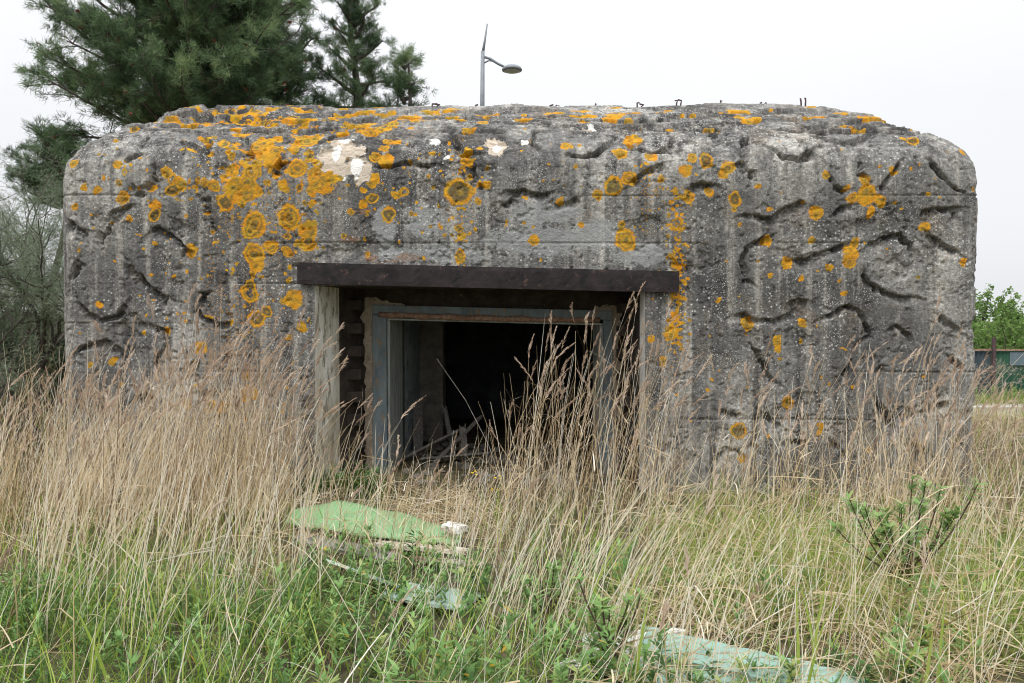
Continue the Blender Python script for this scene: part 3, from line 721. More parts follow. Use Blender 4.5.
for i in range(nu):
    for j in range(nv):
        Fc.append((idx(0,i,j),idx(0,i+1,j),idx(0,i+1,j+1),idx(0,i,j+1))); Fc.append((idx(1,i,j),idx(1,i,j+1),idx(1,i+1,j+1),idx(1,i+1,j)))
    for j in (0,nv): Fc.append((idx(0,i,j),idx(0,i+1,j),idx(1,i+1,j),idx(1,i,j)))
for j in range(nv):
    for i in (0,nu): Fc.append((idx(0,i,j),idx(0,i,j+1),idx(1,i,j+1),idx(1,i,j)))
o = poly_mesh('sheet', V, Fc, M['greenpanel'], gp, smooth=True)
def thing_plank(name, label, cat, *a, group=None, **k):
    o = plank(name, *a, **k); tag(o, label, cat, group)
    c = np.zeros(len(o.data.vertices)*3); o.data.vertices.foreach_get('co', c); c=c.reshape(-1,3); m_=c.mean(0); m_[2]=c[:,2].min()
    c-=m_; o.data.vertices.foreach_set('co', c.ravel()); o.location=m_; o.data.update()
    return o
thing_plank('broken_board','cream flaking board just under the front edge of the green sheet','board', on(372,545,.07), on(466,553,.06), .16, .03, M['cream'], roll=.15, seed=1)
thing_plank('broken_board','splintered brown board below the bent green sheet, nearly hidden in straw','board', on(300,540,.04), on(395,560,.05), .13, .028, M['greywood'], roll=-.1, seed=2)
thing_plank('broken_board','short cream board end lying lowest under the cream flaking board','board', on(415,560,.05), on(480,566,.04), .15, .03, M['cream'], roll=.3, seed=3)
thing_plank('broken_board','pale turquoise board tilted on edge below the green sheet','board', on(335,566,.12), on(405,592,.02), .22, .02, M['pale_teal'], roll=.45, seed=4)
thing_plank('broken_board','flat pale turquoise panel half buried in green weeds','board', on(392,592,.02), on(470,604,.02), .34, .02, M['pale_teal'], roll=.1, seed=5)
thing_plank('wood_block','small white block stained orange on the far end of the green sheet','block', on(446,527,.15), on(462,531,.14), .1, .05, M['whitechip'], seed=6, n=4, ragged=.008)
thing_plank('painted_board','long peeling teal board in the foreground grass','board', on(640,642,.13), on(862,694,.08), .17, .03, M['teal'], roll=-.22, seed=7, n=24)
thing_plank('painted_board','teal board lying lowest, in front of the long peeling teal board','board', on(620,672,.07), on(770,700,.05), .16, .028, M['teal'], roll=-.15, seed=8, n=20)
thing_plank('painted_board','white board with curled chipped paint beside the teal boards','board', on(590,655,.08), on(684,649,.12), .2, .03, M['whitechip'], roll=-.35, seed=9, n=18)
thing_plank('painted_board','small grey white slat lying left of the chipped white board','board', on(562,668,.04), on(622,672,.05), .06, .02, M['whitechip'], roll=-.2, seed=10)
# paint curls are part of the chipped board
# timber inside the doorway
thing_plank('fallen_plank','grey plank leaning against the inner wall of the doorway','plank', (-1.05,8.9,.0), (-1.12,9.5,.55), .11, .03, M['greywood'], seed=11)
thing_plank('fallen_plank','long grey plank slanting across the floor inside the doorway','plank', (-1.15,8.5,.02), (-.55,8.75,.30), .1, .03, M['greywood'], seed=12, roll=.5)
thing_plank('fallen_plank','thin lath leaning back in the dark doorway','plank', (-.62,8.6,.0), (-.78,9.2,.50), .05, .025, M['greywood'], seed=13)
thing_plank('fallen_plank','upright grey batten standing in the doorway rubble','plank', (-.5,8.55,-.02), (-.54,8.66,.34), .07, .03, M['greywood'], seed=14)
def rocks(name, n, x0,x1,y0,y1, z, r0,r1, m, seed):
    r_=np.random.default_rng(seed); bm=bmesh.new()
    for i in range(n):
        a = bmesh.ops.create_icosphere(bm, subdivisions=2, radius=1)
        c = Vector((r_.uniform(x0,x1), r_.uniform(y0,y1), z)); sc=r_.uniform(r0,r1)*np.array([1,r_.uniform(.6,1),r_.uniform(.4,.7)])
        ph=r_.uniform(0,9,3)
        for v in a['verts']:
            k=1+.3*math.sin(v.co.x*3+ph[0])*math.sin(v.co.y*3.5+ph[1])+.15*math.sin(v.co.z*5+ph[2])
            v.co=Vector((v.co.x*sc[0]*k, v.co.y*sc[1]*k, v.co.z*sc[2]*k))+c
    me=bpy.data.meshes.new(name); bm.to_mesh(me); bm.free()
    return link(name, me, m)
thing_plank('fallen_plank','broad board lying flat across the rubble in the doorway','plank', (-.95,8.3,.05), (-.25,8.5,.08), .16, .025, M['greywood'], seed=15, roll=.25)
thing_plank('fallen_plank','splintered stick propped over the broad board in the doorway','plank', (-.8,8.2,.03), (-.35,8.9,.42), .035, .03, M['greywood'], seed=16)
tag(rocks('rubble', 160, -1.15, .7, 7.3, 9.6, 0.0, .015,.07, M['pier'], 4), kind='stuff')

# ------------------------------------------------------------------ street lamp far behind
yl = 26.0
lb = at(482.5, 320, yl); lb[2] = float(gz(lb[0], yl))
LAMP = empty('street_lamp', lb, 'tall grey street lamp with one curved arm rising behind the bunker', 'street lamp')
t=Tubes(); t.add([(lb[0],yl,lb[2]-.1),(lb[0],yl,lb[2]+.9)], .13, 12); t.add([(lb[0],yl,lb[2]+.9), at(482.5,110,yl), at(483,54,yl)], [.085,.075,.062], 12); t.build('pole', M['galv'], LAMP)
t=Tubes(); t.add([at(483,56,yl), at(485,44,yl), at(487.5,27,yl)], [.05,.035,.02], 8); t.build('top_spike', M['galv'], LAMP)
t=Tubes(); t.add([at(483,59,yl), at(490,61,yl), at(498,66,yl), at(505,69.5,yl)], [.045,.045,.042,.04], 8); t.add([at(483,66,yl), at(489,63,yl), at(494,63.5,yl)], .025, 6); t.build('arm', M['galv'], LAMP)
c = at(512, 72, yl)
def lathe(name, prof, c, m, parent, k=24, sx=1.0):
    V=[];Fc=[]
    for (r_,z) in prof:
        for j in range(k):
            a=2*math.pi*j/k; V.append((c[0]+r_*sx*math.cos(a), c[1]+r_*math.sin(a), c[2]+z))
    n=len(prof)
    for i in range(n-1):
        for j in range(k): Fc.append((i*k+j,i*k+(j+1)%k,(i+1)*k+(j+1)%k,(i+1)*k+j))
    Fc += [tuple(range(k)), tuple(range((n-1)*k,n*k))]
    return poly_mesh(name, V, Fc, m, parent, smooth=True)
HEAD = lathe('lamp_head', [(.28,-.045),(.32,-.03),(.33,0),(.3,.06),(.2,.12),(.06,.15)], c, M['galv'], LAMP)
lathe('lamp_glass', [(.04,-.10),(.16,-.085),(.24,-.06),(.255,-.046)], c, M['lampglass'], HEAD)

# ------------------------------------------------------------------ trees
def fork(tubes, p, d, L, r_, depth, R_, ends, bend=.25, spread=.6, up=.15, k=5, nchild=(2,3)):
    n=6; pts=[np.array(p)]; dd=np.array(d,float)
    for i in range(n):
        dd = dd + np.array([R_.gauss(0,bend),R_.gauss(0,bend),R_.gauss(0,bend)])*.5 + np.array([0,0,up])*.3
        dd/=np.linalg.norm(dd); pts.append(pts[-1]+dd*L/n)
    tubes.add(pts, np.linspace(r_, r_*.55, n+1), k)
    if depth==0:
        ends.append((pts, dd)); return
    for c_ in range(R_.randint(*nchild)):
        i=R_.randint(3,n); q=pts[i]
        nd = dd + np.array([R_.gauss(0,spread),R_.gauss(0,spread),R_.gauss(0,spread)*.6])
        nd/=np.linalg.norm(nd)
        fork(tubes, q, nd, L*R_.uniform(.55,.8), r_*.55, depth-1, R_, ends, bend, spread, up, k, nchild)
    ends.append((pts, dd))

def pine(name, label, px, y, zbase, ztop, rfun, seed, nl, tufts, dark=0.0, cones=0, group=None, needle=.125, nw=.0095):
    R_=random.Random(seed); g = np.random.default_rng(seed)
    x=(px-512)/F*y; z0=float(gz(x,y))
    root = empty(name, (x,y,z0), label, 'tree', group)
    t=Tubes(); tr=[(x+.15*math.sin(i*.7+seed), y+.12*math.cos(i*.9), z0-.1+(ztop-z0-.2)*i/10) for i in range(11)]
    t.add(tr, np.linspace(.24,.03,11)*(ztop/9.5), 9)
    tips=[]
    for i in range(nl):
        h = zbase+(ztop-zbase)*((i+R_.random())/nl); f=(h-zbase)/(ztop-zbase)
        a = i*2.4+R_.uniform(-.4,.4); L=rfun(f)*R_.uniform(.8,1.12)
        p=np.array([x,y,h-.25*L]); d=np.array([math.cos(a),math.sin(a),.12+.5*f])
        pts=[p]; dd=d/np.linalg.norm(d); n=8
        for k in range(n):
            dd = dd+np.array([R_.gauss(0,.1),R_.gauss(0,.1),R_.gauss(.04,.08)]); dd/=np.linalg.norm(dd); pts.append(pts[-1]+dd*L/n)
        t.add(pts, np.linspace(.055,.012,n+1), 5)
        # branchlets
        nb=max(5,int(L*9))
        for b_ in range(nb):
            q = .22+.78*R_.random(); k=min(int(q*n),n-1); bp=pts[k]+(pts[k+1]-pts[k])*(q*n-k)
            bd = dd*.5+np.array([R_.gauss(0,.7),R_.gauss(0,.7),R_.gauss(.25,.45)]); bd/=np.linalg.norm(bd)
            bl = R_.uniform(.3,.85)*(1.15-q*.45)*(.6+.4*min(1,L/2))
            e = bp+bd*bl; t.add([bp,(bp+e)/2+np.array([0,0,.03]),e],[.012,.009,.006],3)
            for u in np.linspace(.25,1,7): tips.append((bp+bd*bl*u+g.normal(0,.05,3), bd))
    t.build('trunk', M['bark'], root)
    st=Strips()
    tp=np.array([a for a,_ in tips]); td=np.array([b_ for _,b_ in tips])
    sel = g.choice(len(tp), min(tufts,len(tp)), replace=False); tp,td=tp[sel],td[sel]
    m_=24
    cl = vn(tp[:,0]*1.6,tp[:,1]*1.6,tp[:,2]*1.6,seed=seed)
    base=np.repeat(tp,m_,0)+g.normal(0,.03,(len(tp)*m_,3)); D=unit(np.repeat(td,m_,0)*.75+np.array([0,0,.25])+g.normal(0,.62,(len(tp)*m_,3)))
    Ln=g.uniform(.6,1.15,len(base))*needle
    tone=np.clip(np.repeat(.52+.36*cl+g.normal(0,.12,len(tp)),m_)+g.normal(0,.13,len(base))-dark,0,1)
    st.add(base, D*Ln[:,None], np.c_[np.zeros(len(base)),np.zeros(len(base)),-Ln*.12], nw, perp(D), tone, 1, (1,.35))
    if cones:
        ci=g.choice(len(tp),cones); cb=tp[ci]+td[ci]*.06
        m2=6; base=np.repeat(cb,m2,0); D=unit(np.repeat(td[ci],m2,0)+g.normal(0,.35,(len(base),3)))
        st.add(base, D*.08, D*0, .03, perp(D), g.uniform(0,1,len(base)), 1, (1,.4), mi=1)
    st.build('crown', [M['pine'], M['pinecone']], root)
    return root
pine('pine_tree','broad dark green pine with many red brown cones behind the bunker', 190, 15.5, 5.3, 10.6, lambda f: 2.6*(1-f)**.55*(.80+.4*math.sin(min(1,f*3.2)*1.57)), 11, 165, 24000, 0, 420)
pine('pine_tree','darkest pine, shaded behind the broad cone-bearing pine', 282, 17.5, 4.4, 10.8, lambda f: 1.2*(1-f)**.55+.1, 12, 60, 5600, .12, 40)  # its shade is put into the colour: dark lowers the needle tone
pine('pine_tree','slim pine whose ragged tip shows sky on both sides', 357, 18.5, 4.6, 9.6, lambda f: 1.05*(1-f)**.5+.18, 23, 44, 3400, .06, 20)
pine('pine_tree','smallest pine, only a thin tuft above the roof beside the slim pine', 405, 19.5, 4.8, 7.9, lambda f: .85*(1-f)**.7+.08, 14, 24, 900, .02, 0)

def leafy(name, label, x, y, h, spread, seed, m, n_leaf, lw, ll, depth=3, trunk=.08, cat='tree', group=None, lean=(0,0), z0=None, up=.15, blobs=1.0, start=.25, nchild=(2,3), barkm='bark', tone0=.5, fork_spread=.6):
    R_=random.Random(seed); g=np.random.default_rng(seed)
    z0=float(gz(x,y)) if z0 is None else z0
    root=empty(name,(x,y,z0),label,cat,group); t=Tubes(); ends=[]
    for s_ in range(max(1,int(3*spread))):
        d=np.array([lean[0]+R_.gauss(0,.4*spread), lean[1]+R_.gauss(0,.4*spread), 1.0]); d/=np.linalg.norm(d)
        fork(t,(x+R_.gauss(0,.1),y+R_.gauss(0,.1),z0-.05),d,h*.5,trunk,depth,R_,ends,.3,fork_spread,up,5,nchild)
    t.build('trunk',M[barkm],root)
    P_=[];Dd=[]
    for pts,dd in ends:
        pts=np.array(pts); L_=np.linalg.norm(pts[-1]-pts[0])
        k=max(2,int(n_leaf*L_)); q=g.uniform(start,1,k)*(len(pts)-1); i=np.minimum(q.astype(int),len(pts)-2)
        P_.append(pts[i]+(pts[i+1]-pts[i])*(q-i)[:,None]+g.normal(0,.05*blobs,(k,3))); Dd.append(np.repeat(dd[None],k,0))
    P_=np.concatenate(P_); Dd=np.concatenate(Dd)
    D=unit(Dd*.6+g.normal(0,.7,P_.shape)); Ln=g.uniform(.6,1.2,len(P_))*ll
    tone=np.clip(tone0+.25*vn(P_[:,0]*2,P_[:,1]*2,P_[:,2]*2,seed=seed)+g.normal(0,.15,len(P_)),0,1)
    st=Strips(); st.add(P_,D*Ln[:,None],np.c_[g.normal(0,.1,len(P_))*Ln,g.normal(0,.1,len(P_))*Ln,-.25*Ln],lw,perp(D),tone,2,(.35,1,.1))
    st.build('crown',M[m],root)
    return root
# feathery shrub tree at the far end of the bunker's side wall
leafy('tamarisk_tree','feathery grey green tamarisk with bare twisting limbs beside the bunker wall', -5.4, 8.9, 2.9, 1.4, 31, 'tam', 170, .005, .075, 4, .05, lean=(-.28,.1), up=.1, nchild=(3,4), fork_spread=.5)
leafy('tamarisk_tree','thin half bare tamarisk standing at the outer edge of the left thicket', -6.7, 10.2, 3.0, 1.4, 32, 'tam', 150, .0055, .08, 4, .035, lean=(.15,0), up=.12, nchild=(3,4), fork_spread=.5)
leafy('dark_shrub','low dark shrub under the feathery tamarisk', -5.6, 10.6, 1.3, 3.2, 33, 'darkleaf', 230, .02, .06, 3, .03, cat='shrub')
leafy('dark_shrub','dark bush filling the gap behind the thin tamarisk', -7.4, 11.5, 1.5, 3.4, 34, 'darkleaf', 230, .02, .06, 3, .03, cat='shrub')
pine('pine_tree','lower pine bough mass seen between tamarisk and bunker corner', 60, 21, 4.6, 6.2, lambda f: 1.0*math.sqrt(max(0,1-(2*f-.8)**2))+.1, 15, 34, 2600, .15, 0)
leafy('dark_shrub','far grey green hedge bush behind the tamarisks', -13.0, 22, 2.2, 4, 36, 'darkleaf', 160, .04, .12, 3, .05, cat='shrub')
# trees over the green fence
leafy('broadleaf_tree','fresh green broadleaf tree behind the dark blue fence panel', 13.6, 24, 3.0, 2.6, 41, 'leaf', 60, .07, .11, 3, .05, z0=-.6)
leafy('broadleaf_tree','bright green rounded tree at the edge behind the green fence panel', 16.6, 25.5, 2.6, 3.4, 42, 'leaf', 75, .08, .12, 3, .06, z0=-.6)
leafy('broadleaf_tree','paler broadleaf tree rising highest beyond the fence', 15.2, 28, 3.6, 2.2, 43, 'leaf', 45, .07, .11, 3, .05, z0=-.6)

# ------------------------------------------------------------------ fence, road, kerb at the side
yf_=20.5
fz=float(gz(12,yf_)); ftop=EYE-(349-HOR)/F*yf_
FEN = empty('metal_fence',(13.6,yf_,fz),'green and blue corrugated metal fence with rusty top rail beyond the road','fence')
def corrugated(name,x0,x1,z0,z1,m,parent,y,pitch=.11,amp=.018):
    n=int((x1-x0)/pitch*6); xs=np.linspace(x0,x1,n+1); V=[];Fc=[]
    for dy in (0,.006):
        for x in xs:
            yy=y+amp*math.sin(x/pitch*2*math.pi)+dy; V += [(x,yy,z0),(x,yy,z1)]
    N=(n+1)*2
    for i in range(n):
        Fc.append((2*i,2*i+2,2*i+3,2*i+1)); Fc.append((N+2*i,N+2*i+1,N+2*i+3,N+2*i+2)); Fc.append((2*i+1,2*i+3,N+2*i+3,N+2*i+1))
    return poly_mesh(name,V,Fc,m,parent,smooth=True)
corrugated('panel',9.0,12.28,fz-.1,ftop-.03,M['bluesheet'],FEN,yf_)
corrugated('panel',12.32,18.5,fz-.1,ftop-.03,M['greensheet'],FEN,yf_)
poly_mesh('top_rail',*boxes([(9.0,18.5,yf_-.06,yf_-.025,ftop-.05,ftop)]),M['rustbar'],FEN,.004)
for x in (9.1,12.3,15.3,18.3):
    poly_mesh('post',*boxes([(x-.045,x+.045,yf_-.12,yf_-.062,fz-.3,ftop+(.3 if x==12.3 else .05))]),M['iron'],FEN,.006)
poly_mesh('patch_panel',*boxes([(12.75,13.25,yf_-.028,yf_-.02,ftop-.42,ftop-.08)]),M['patch'],FEN,.002)
# road and kerb
def strip_sheet(name,x0,x1,y0,y1,dz,m,n=40):
    xs=np.linspace(x0,x1,n); ys=np.linspace(y0,y1,10); V=[(x,y,float(gz(x,y))+dz) for y in ys for x in xs]
    Fc=[(j*n+i,j*n+i+1,(j+1)*n+i+1,(j+1)*n+i) for j in range(9) for i in range(n-1)]
    o=poly_mesh(name,V,Fc,m); tag(o,kind='structure'); return o
strip_sheet('road',6.5,60,16.9,18.9,.05,M['road'])
V,Fc=boxes([(6.5,60,16.62,16.86,-.75,float(gz(12,16.7))+.15)]); tag(poly_mesh('kerb',V,Fc,M['kerb'],bevel=.015),kind='structure')
leafy('dead_bush','bleached leafless bush in front of the blue fence panel', 11.9, 19.6, 1.2, 1.6, 51, 'straw', 5, .01, .05, 4, .02, cat='bush', barkm='dead', fork_spread=.7)

# ------------------------------------------------------------------ plants in the foreground
def spurge(name,label,base,h,spread,seed,nst,leafn=26,cat='plant',ll=.06,lw=.016):
    R_=random.Random(seed); g=np.random.default_rng(seed)
    base=np.array(base); base[2]=float(gz(base[0],base[1])); root=empty(name,base,label,cat); t=Tubes(); st=Strips()
    t.add([base-[0,0,.05],base+[.0,0,h*.35]],[.013,.01],6)
    for i in range(nst):
        a=i*2.4+R_.uniform(-.5,.5); rr_=R_.uniform(.3,1)*spread
        p0=base+np.array([0,0,h*R_.uniform(.12,.38)]); tip=base+np.array([math.cos(a)*rr_,math.sin(a)*rr_*.8,h*R_.uniform(.6,1.05)])
        mid=(p0+tip)/2+np.array([math.cos(a),math.sin(a),-.4])*rr_*.18
        ts=np.linspace(0,1,8)[:,None]; pts=p0*(1-ts)**2+2*mid*ts*(1-ts)+tip*ts**2
        t.add(pts,np.linspace(.0055,.0028,8),5)
        q=np.concatenate([g.uniform(.35,1,leafn//2),g.uniform(.86,1.02,leafn-leafn//2)]); k=np.minimum((q*7).astype(int),6); f=(q*7-k)[:,None]
        lp=pts[k]+(pts[k+1]-pts[k])*f; ax_=unit(pts[k+1]-pts[k])
        out=perp(ax_); D=unit(ax_*.55+out); L_=g.uniform(.6,1.15,len(lp))*ll
        sd=unit(np.cross(D,ax_))
        st.add(lp,D*L_[:,None],np.c_[L_*0,L_*0,-.15*L_],lw,sd,np.clip(g.normal(.82,.13,len(lp)),0,.95),2,(.4,1,.2))
    t.build('stem',M['brownstem'],root); st.build('foliage',M['herb'],root); return root
spurge('spurge_bush','branching green spurge bush with brown stems standing among the dry grass',on(908,612),.66,.36,61,22,38)
spurge('spurge_plant','young bright spurge sprig in front of the branching spurge bush',on(918,690),.24,.1,62,5,22,ll=.06,lw=.016)
spurge('spurge_plant','leafy spurge clump beside the chipped white board',on(610,690),.42,.16,63,8,26,ll=.05,lw=.014)
spurge('spurge_plant','leafy spurge sprig growing next to the turquoise panel',on(548,640),.4,.16,64,8,26,ll=.05,lw=.013)
# ragwort by the door
fb=on(488,512); R_=random.Random(2); fr=empty('ragwort_plant',(fb[0],fb[1],0),'thin yellow flowering weed in front of the doorway','plant')
t=Tubes(); bm_pts=[]
for i in range(4):
    tip=np.array([fb[0]+R_.uniform(-.12,.16),fb[1]+R_.uniform(-.05,.05),R_.uniform(.1,.36)]); t.add([(fb[0],fb[1],-.02),(fb+tip)/2+np.array([.01,0,.06]),tip],[.004,.003,.002],5); bm_pts.append(tip)
t.build('stem',M['brownstem'],fr)
for tip in bm_pts:
    for k in range(3):
        c=tip+np.array([R_.uniform(-.03,.03),R_.uniform(-.02,.02),R_.uniform(-.01,.03)])
        lathe('flower',[(.002,-.008),(.01,-.002),(.013,.003),(.004,.006)],c,M['flower'],fr,8)

# ------------------------------------------------------------------ grass
gg=np.random.default_rng(99)
def scatter(n,x0,x1,y0,y1,dens):
    x=gg.uniform(x0,x1,n); y=gg.uniform(y0,y1,n); k=gg.random(n)<dens(x,y); x,y=x[k],y[k]
    ok = ~((x>-3.93)&(x<4.1)&(y>6.93)&(y<12.6))
    x,y=x[ok],y[ok]
    return x,y
def pxx(x,y): return 512+x/y*F
def clear(x,y):
    """thin the stand where the debris lies"""
    p=pxx(x,y); d=np.ones_like(x)
    d=np.where((p>285)&(p<480)&(y>3.9),.2,d)
    d=np.where((p>285)&(p<480)&(y<=3.9)&(y>3.0),.4,d)
    d=np.where((p>470)&(p<500)&(y>4.5),.4,d)
    d=np.where((p>640)&(p<880)&(y>2.2)&(y<3.75),.13,d)
    d=np.where((p>575)&(p<=640)&(y>2.2)&(y<3.75),.3,d)
    return d
def patchy(x,y,s=1.4,seed=5,lo=.35): return lo+(1-lo)*sstep(-.35,.35,fbm(x*s,y*s,seed=seed,oct=3))
def stand(x,y):
    """height of the dry stand"""
    p=pxx(x,y); base=np.interp(p,[0,60,150,285,300,470,500,560,650,690,780,930,1024],[1.0,1.02,1.10,1.08,.55,.6,1.05,1.22,1.12,.8,.86,.9,.82])
    return base*np.interp(y,[1.6,2.6,3.4,4.4,5.4,6.6,12],[.34,.48,.60,.72,.9,1.0,1.0])
def straw_dens(x,y):
    p=pxx(x,y)
    side=np.interp(p,[-200,0,285,300,470,500,660,700,960,1200],[1,1,.92,.7,.7,.26,.26,.40,.42,.6])
    near=np.interp(y,[1.5,2.6,3.6,4.6,5.3,6.9],[.1,.2,.36,.7,1,1])
    return side*near*clear(x,y)*patchy(x,y)*np.clip(.25+1.5*sstep(-.25,.45,vn(x*7,y*7,seed=53)),0,1)
S1=Strips(); S2=Strips()
def stems(x,y,hs,leanm,leans,w0,w1,tone_m,plume_p,hvar=.2):
    n=len(x); z=gz(x,y)
    h=stand(x,y)*hs*np.clip(gg.normal(1,hvar,n),.4,1.5)*(1+.28*fbm(x*1.9,y*1.9,seed=52,oct=2))
    p=pxx(x,y)
    ax_=np.interp(p,[0,300,620,900],leanm)
    lx=gg.normal(ax_,leans)*h; ly=gg.normal(-.03,leans*.8)*h
    bx=gg.normal(.05,.14,n)*h; by=gg.normal(0,.16,n)*h
    base=np.c_[x,y,z-.02]; A=np.c_[lx,ly,h*np.sqrt(np.clip(1-(lx/h)**2*.5,.3,1))]; B=np.c_[bx,by,-.12*np.abs(bx)-.05*h*gg.random(n)]
    tone=np.clip(gg.normal(tone_m,.3,n)+.28*vn(x*2.6,y*2.6,seed=54),0,1); ang=gg.normal(0,.7,n); Sd=np.c_[np.cos(ang),np.sin(ang),np.zeros(n)]
    S1.add(base,A,B,gg.uniform(w0,w1,n),Sd,tone,4,(1,.9,.8,.6,.35))
    # leaf blades off the stems
    k=gg.random(n)<.75; m_=k.sum(); tq=gg.uniform(.15,.75,m_)[:,None]
    lb_=base[k]+A[k]*tq+B[k]*tq**2; az=gg.uniform(0,2*np.pi,m_); L_=gg.uniform(.12,.34,m_)
    S1.add(lb_,np.c_[np.cos(az)*L_*.55,np.sin(az)*L_*.55,L_*.8],np.c_[np.cos(az)*L_*.35,np.sin(az)*L_*.35,-L_*gg.uniform(.2,1.3,m_)],gg.uniform(.0035,.0085,m_),
           np.c_[-np.sin(az),np.cos(az),np.zeros(m_)],np.clip(gg.normal(tone_m-.05,.2,m_),0,1),3,(1,.9,.6,.1))
    # seed heads
    k=np.where(gg.random(n)<plume_p)[0]
    if len(k):
        m2=48; L_=gg.uniform(.11,.22,len(k)); dr=np.c_[gg.normal(.35,.35,len(k)),gg.normal(0,.3,len(k)),np.zeros(len(k))]
        tip=base[k]+A[k]+B[k]; ax2=unit(A[k]+2*B[k])
        rep=lambda a: np.repeat(a,m2,0)
        q=gg.random(len(k)*m2)
        Lr=rep(L_); ctr=rep(tip)+rep(ax2)*(Lr*(q-.35))[:,None]+rep(dr)*(Lr*.45*q**2)[:,None]
        out=rdir(len(ctr)); D=unit(rep(ax2)*1.0+rep(dr)*.5*q[:,None]+out*.30)
        l2=(.03+.035*(1-np.abs(2*q-.7)))*gg.uniform(.6,1.2,len(q))
        S2.add(ctr,D*l2[:,None],np.c_[l2*0,l2*0,-l2*.25],gg.uniform(.0032,.006,len(q)),perp(D),np.clip(rep(gg.normal(.6,.18,len(k)))+gg.normal(0,.14,len(q)),0,1),2,(.5,1,.15))
LM=[.09,.06,.04,.05]
x,y=scatter(11500,-7.6,7.2,1.7,6.9,straw_dens); stems(x,y,1.0,LM,.15,.0034,.0068,.62,.16)
# the thick stand against the wall
x,y=scatter(7000,-7.0,5.6,5.2,6.9,lambda x,y: straw_dens(x,y)*.8); stems(x,y,.82,LM,.18,.0034,.0066,.52,.1)
# tall plumed clumps before the doorway's far jamb and along the wall
def clump(px0,px1,y0,y1,n,hs,pl): 
    yy=gg.uniform(y0,y1,n); xx=(gg.uniform(px0,px1,n)-512)/F*yy; stems(xx,yy,hs,[.16,.1,.14,.1],.09,.0028,.0048,.62,pl,.14)
clump(500,655,5.6,6.7,80,1.04,.55); clump(510,640,6.0,6.8,42,1.18,.85); clump(150,285,5.7,6.7,180,1.08,.5); clump(140,285,5.7,6.5,60,1.22,.9); clump(40,160,5.8,6.8,140,.98,.45); clump(700,960,5.8,6.8,90,1.3,.75); clump(300,345,6.2,6.8,16,1.5,.4); clump(900,965,5.6,6.6,50,1.14,.6)
# broken, flattened straw: a tangle close to the soil
def tangle(n,x0,x1,y0,y1,dens,hm):
    x,y=scatter(n,x0,x1,y0,y1,dens); n=len(x); az=gg.uniform(0,2*np.pi,n); L_=gg.uniform(.12,.42,n); z=gz(x,y)+np.abs(gg.normal(0,hm,n))
    el=gg.normal(.25,.35,n)
    A=np.c_[np.cos(az)*L_*np.cos(el),np.sin(az)*L_*np.cos(el),L_*np.sin(el)]
    S1.add(np.c_[x,y,z],A,np.c_[gg.normal(0,.1,n)*L_,gg.normal(0,.1,n)*L_,-np.abs(gg.normal(0,.15,n))*L_],gg.uniform(.003,.006,n),perp(unit(A)),np.clip(gg.normal(.5,.22,n),0,1),3,(1,1,.8,.4))
tangle(17000,-7.6,7.2,1.8,6.9,lambda x,y: np.maximum(straw_dens(x,y),.12*clear(x,y)),.16)
tangle(2600,.8,5,3.2,5.6,lambda x,y: clear(x,y),.22)
tangle(1000,-.9,.1,5.2,7.6,lambda x,y: ((pxx(x,y)>375)&(pxx(x,y)<500))*1.0,.03)
tangle(2600,.4,2.4,2.6,4.0,lambda x,y: ((pxx(x,y)>600)&(pxx(x,y)<1000))*np.where((pxx(x,y)>640)&(pxx(x,y)<880)&(y<3.7),.22,1.0),.09)
clump(285,490,3.9,5.5,95,1.45,.1)
def swath(px0,px1,y0,y1,n,h0,h1,lean,tm):       # stalks the wind has laid over together
    y=gg.uniform(y0,y1,n); x=(gg.uniform(px0,px1,n)-512)/F*y; h=gg.uniform(h0,h1,n); l=gg.normal(lean,.12,n)*h
    S1.add(np.c_[x,y,gz(x,y)],np.c_[l,gg.normal(0,.12,n)*h,h],np.c_[gg.normal(.14,.08,n)*h,gg.normal(0,.08,n)*h,-.12*h],gg.uniform(.003,.0058,n),np.c_[np.ones(n)*.9,gg.normal(0,.4,n),np.zeros(n)],np.clip(gg.normal(tm,.14,n),0,1),5,(1,.95,.9,.8,.6,.3))
swath(590,760,3.7,5.2,50,.5,.9,.36,.82); swath(600,720,3.0,4.0,40,.4,.75,.25,.85); swath(0,260,3.6,5.6,130,.6,.95,.15,.8); swath(780,1040,3.3,5.2,120,.45,.8,.15,.8); swath(440,600,3.2,5.4,90,.5,.9,.2,.82); clump(590,900,2.6,3.5,70,1.2,.02)
# beyond the ends of the bunker
x,y=scatter(5200,-14,-3.95,6.9,15,lambda x,y: .8*patchy(x,y)); stems(x,y,.98,LM,.14,.003,.006,.52,.12)
x,y=scatter(4200,4.2,14,6.9,15.6,lambda x,y: .8*patchy(x,y)); stems(x,y,.72,LM,.2,.003,.006,.5,.1)
tangle(3500,4.2,14,6.9,16.2,lambda x,y: 1.0+0*x,.15)
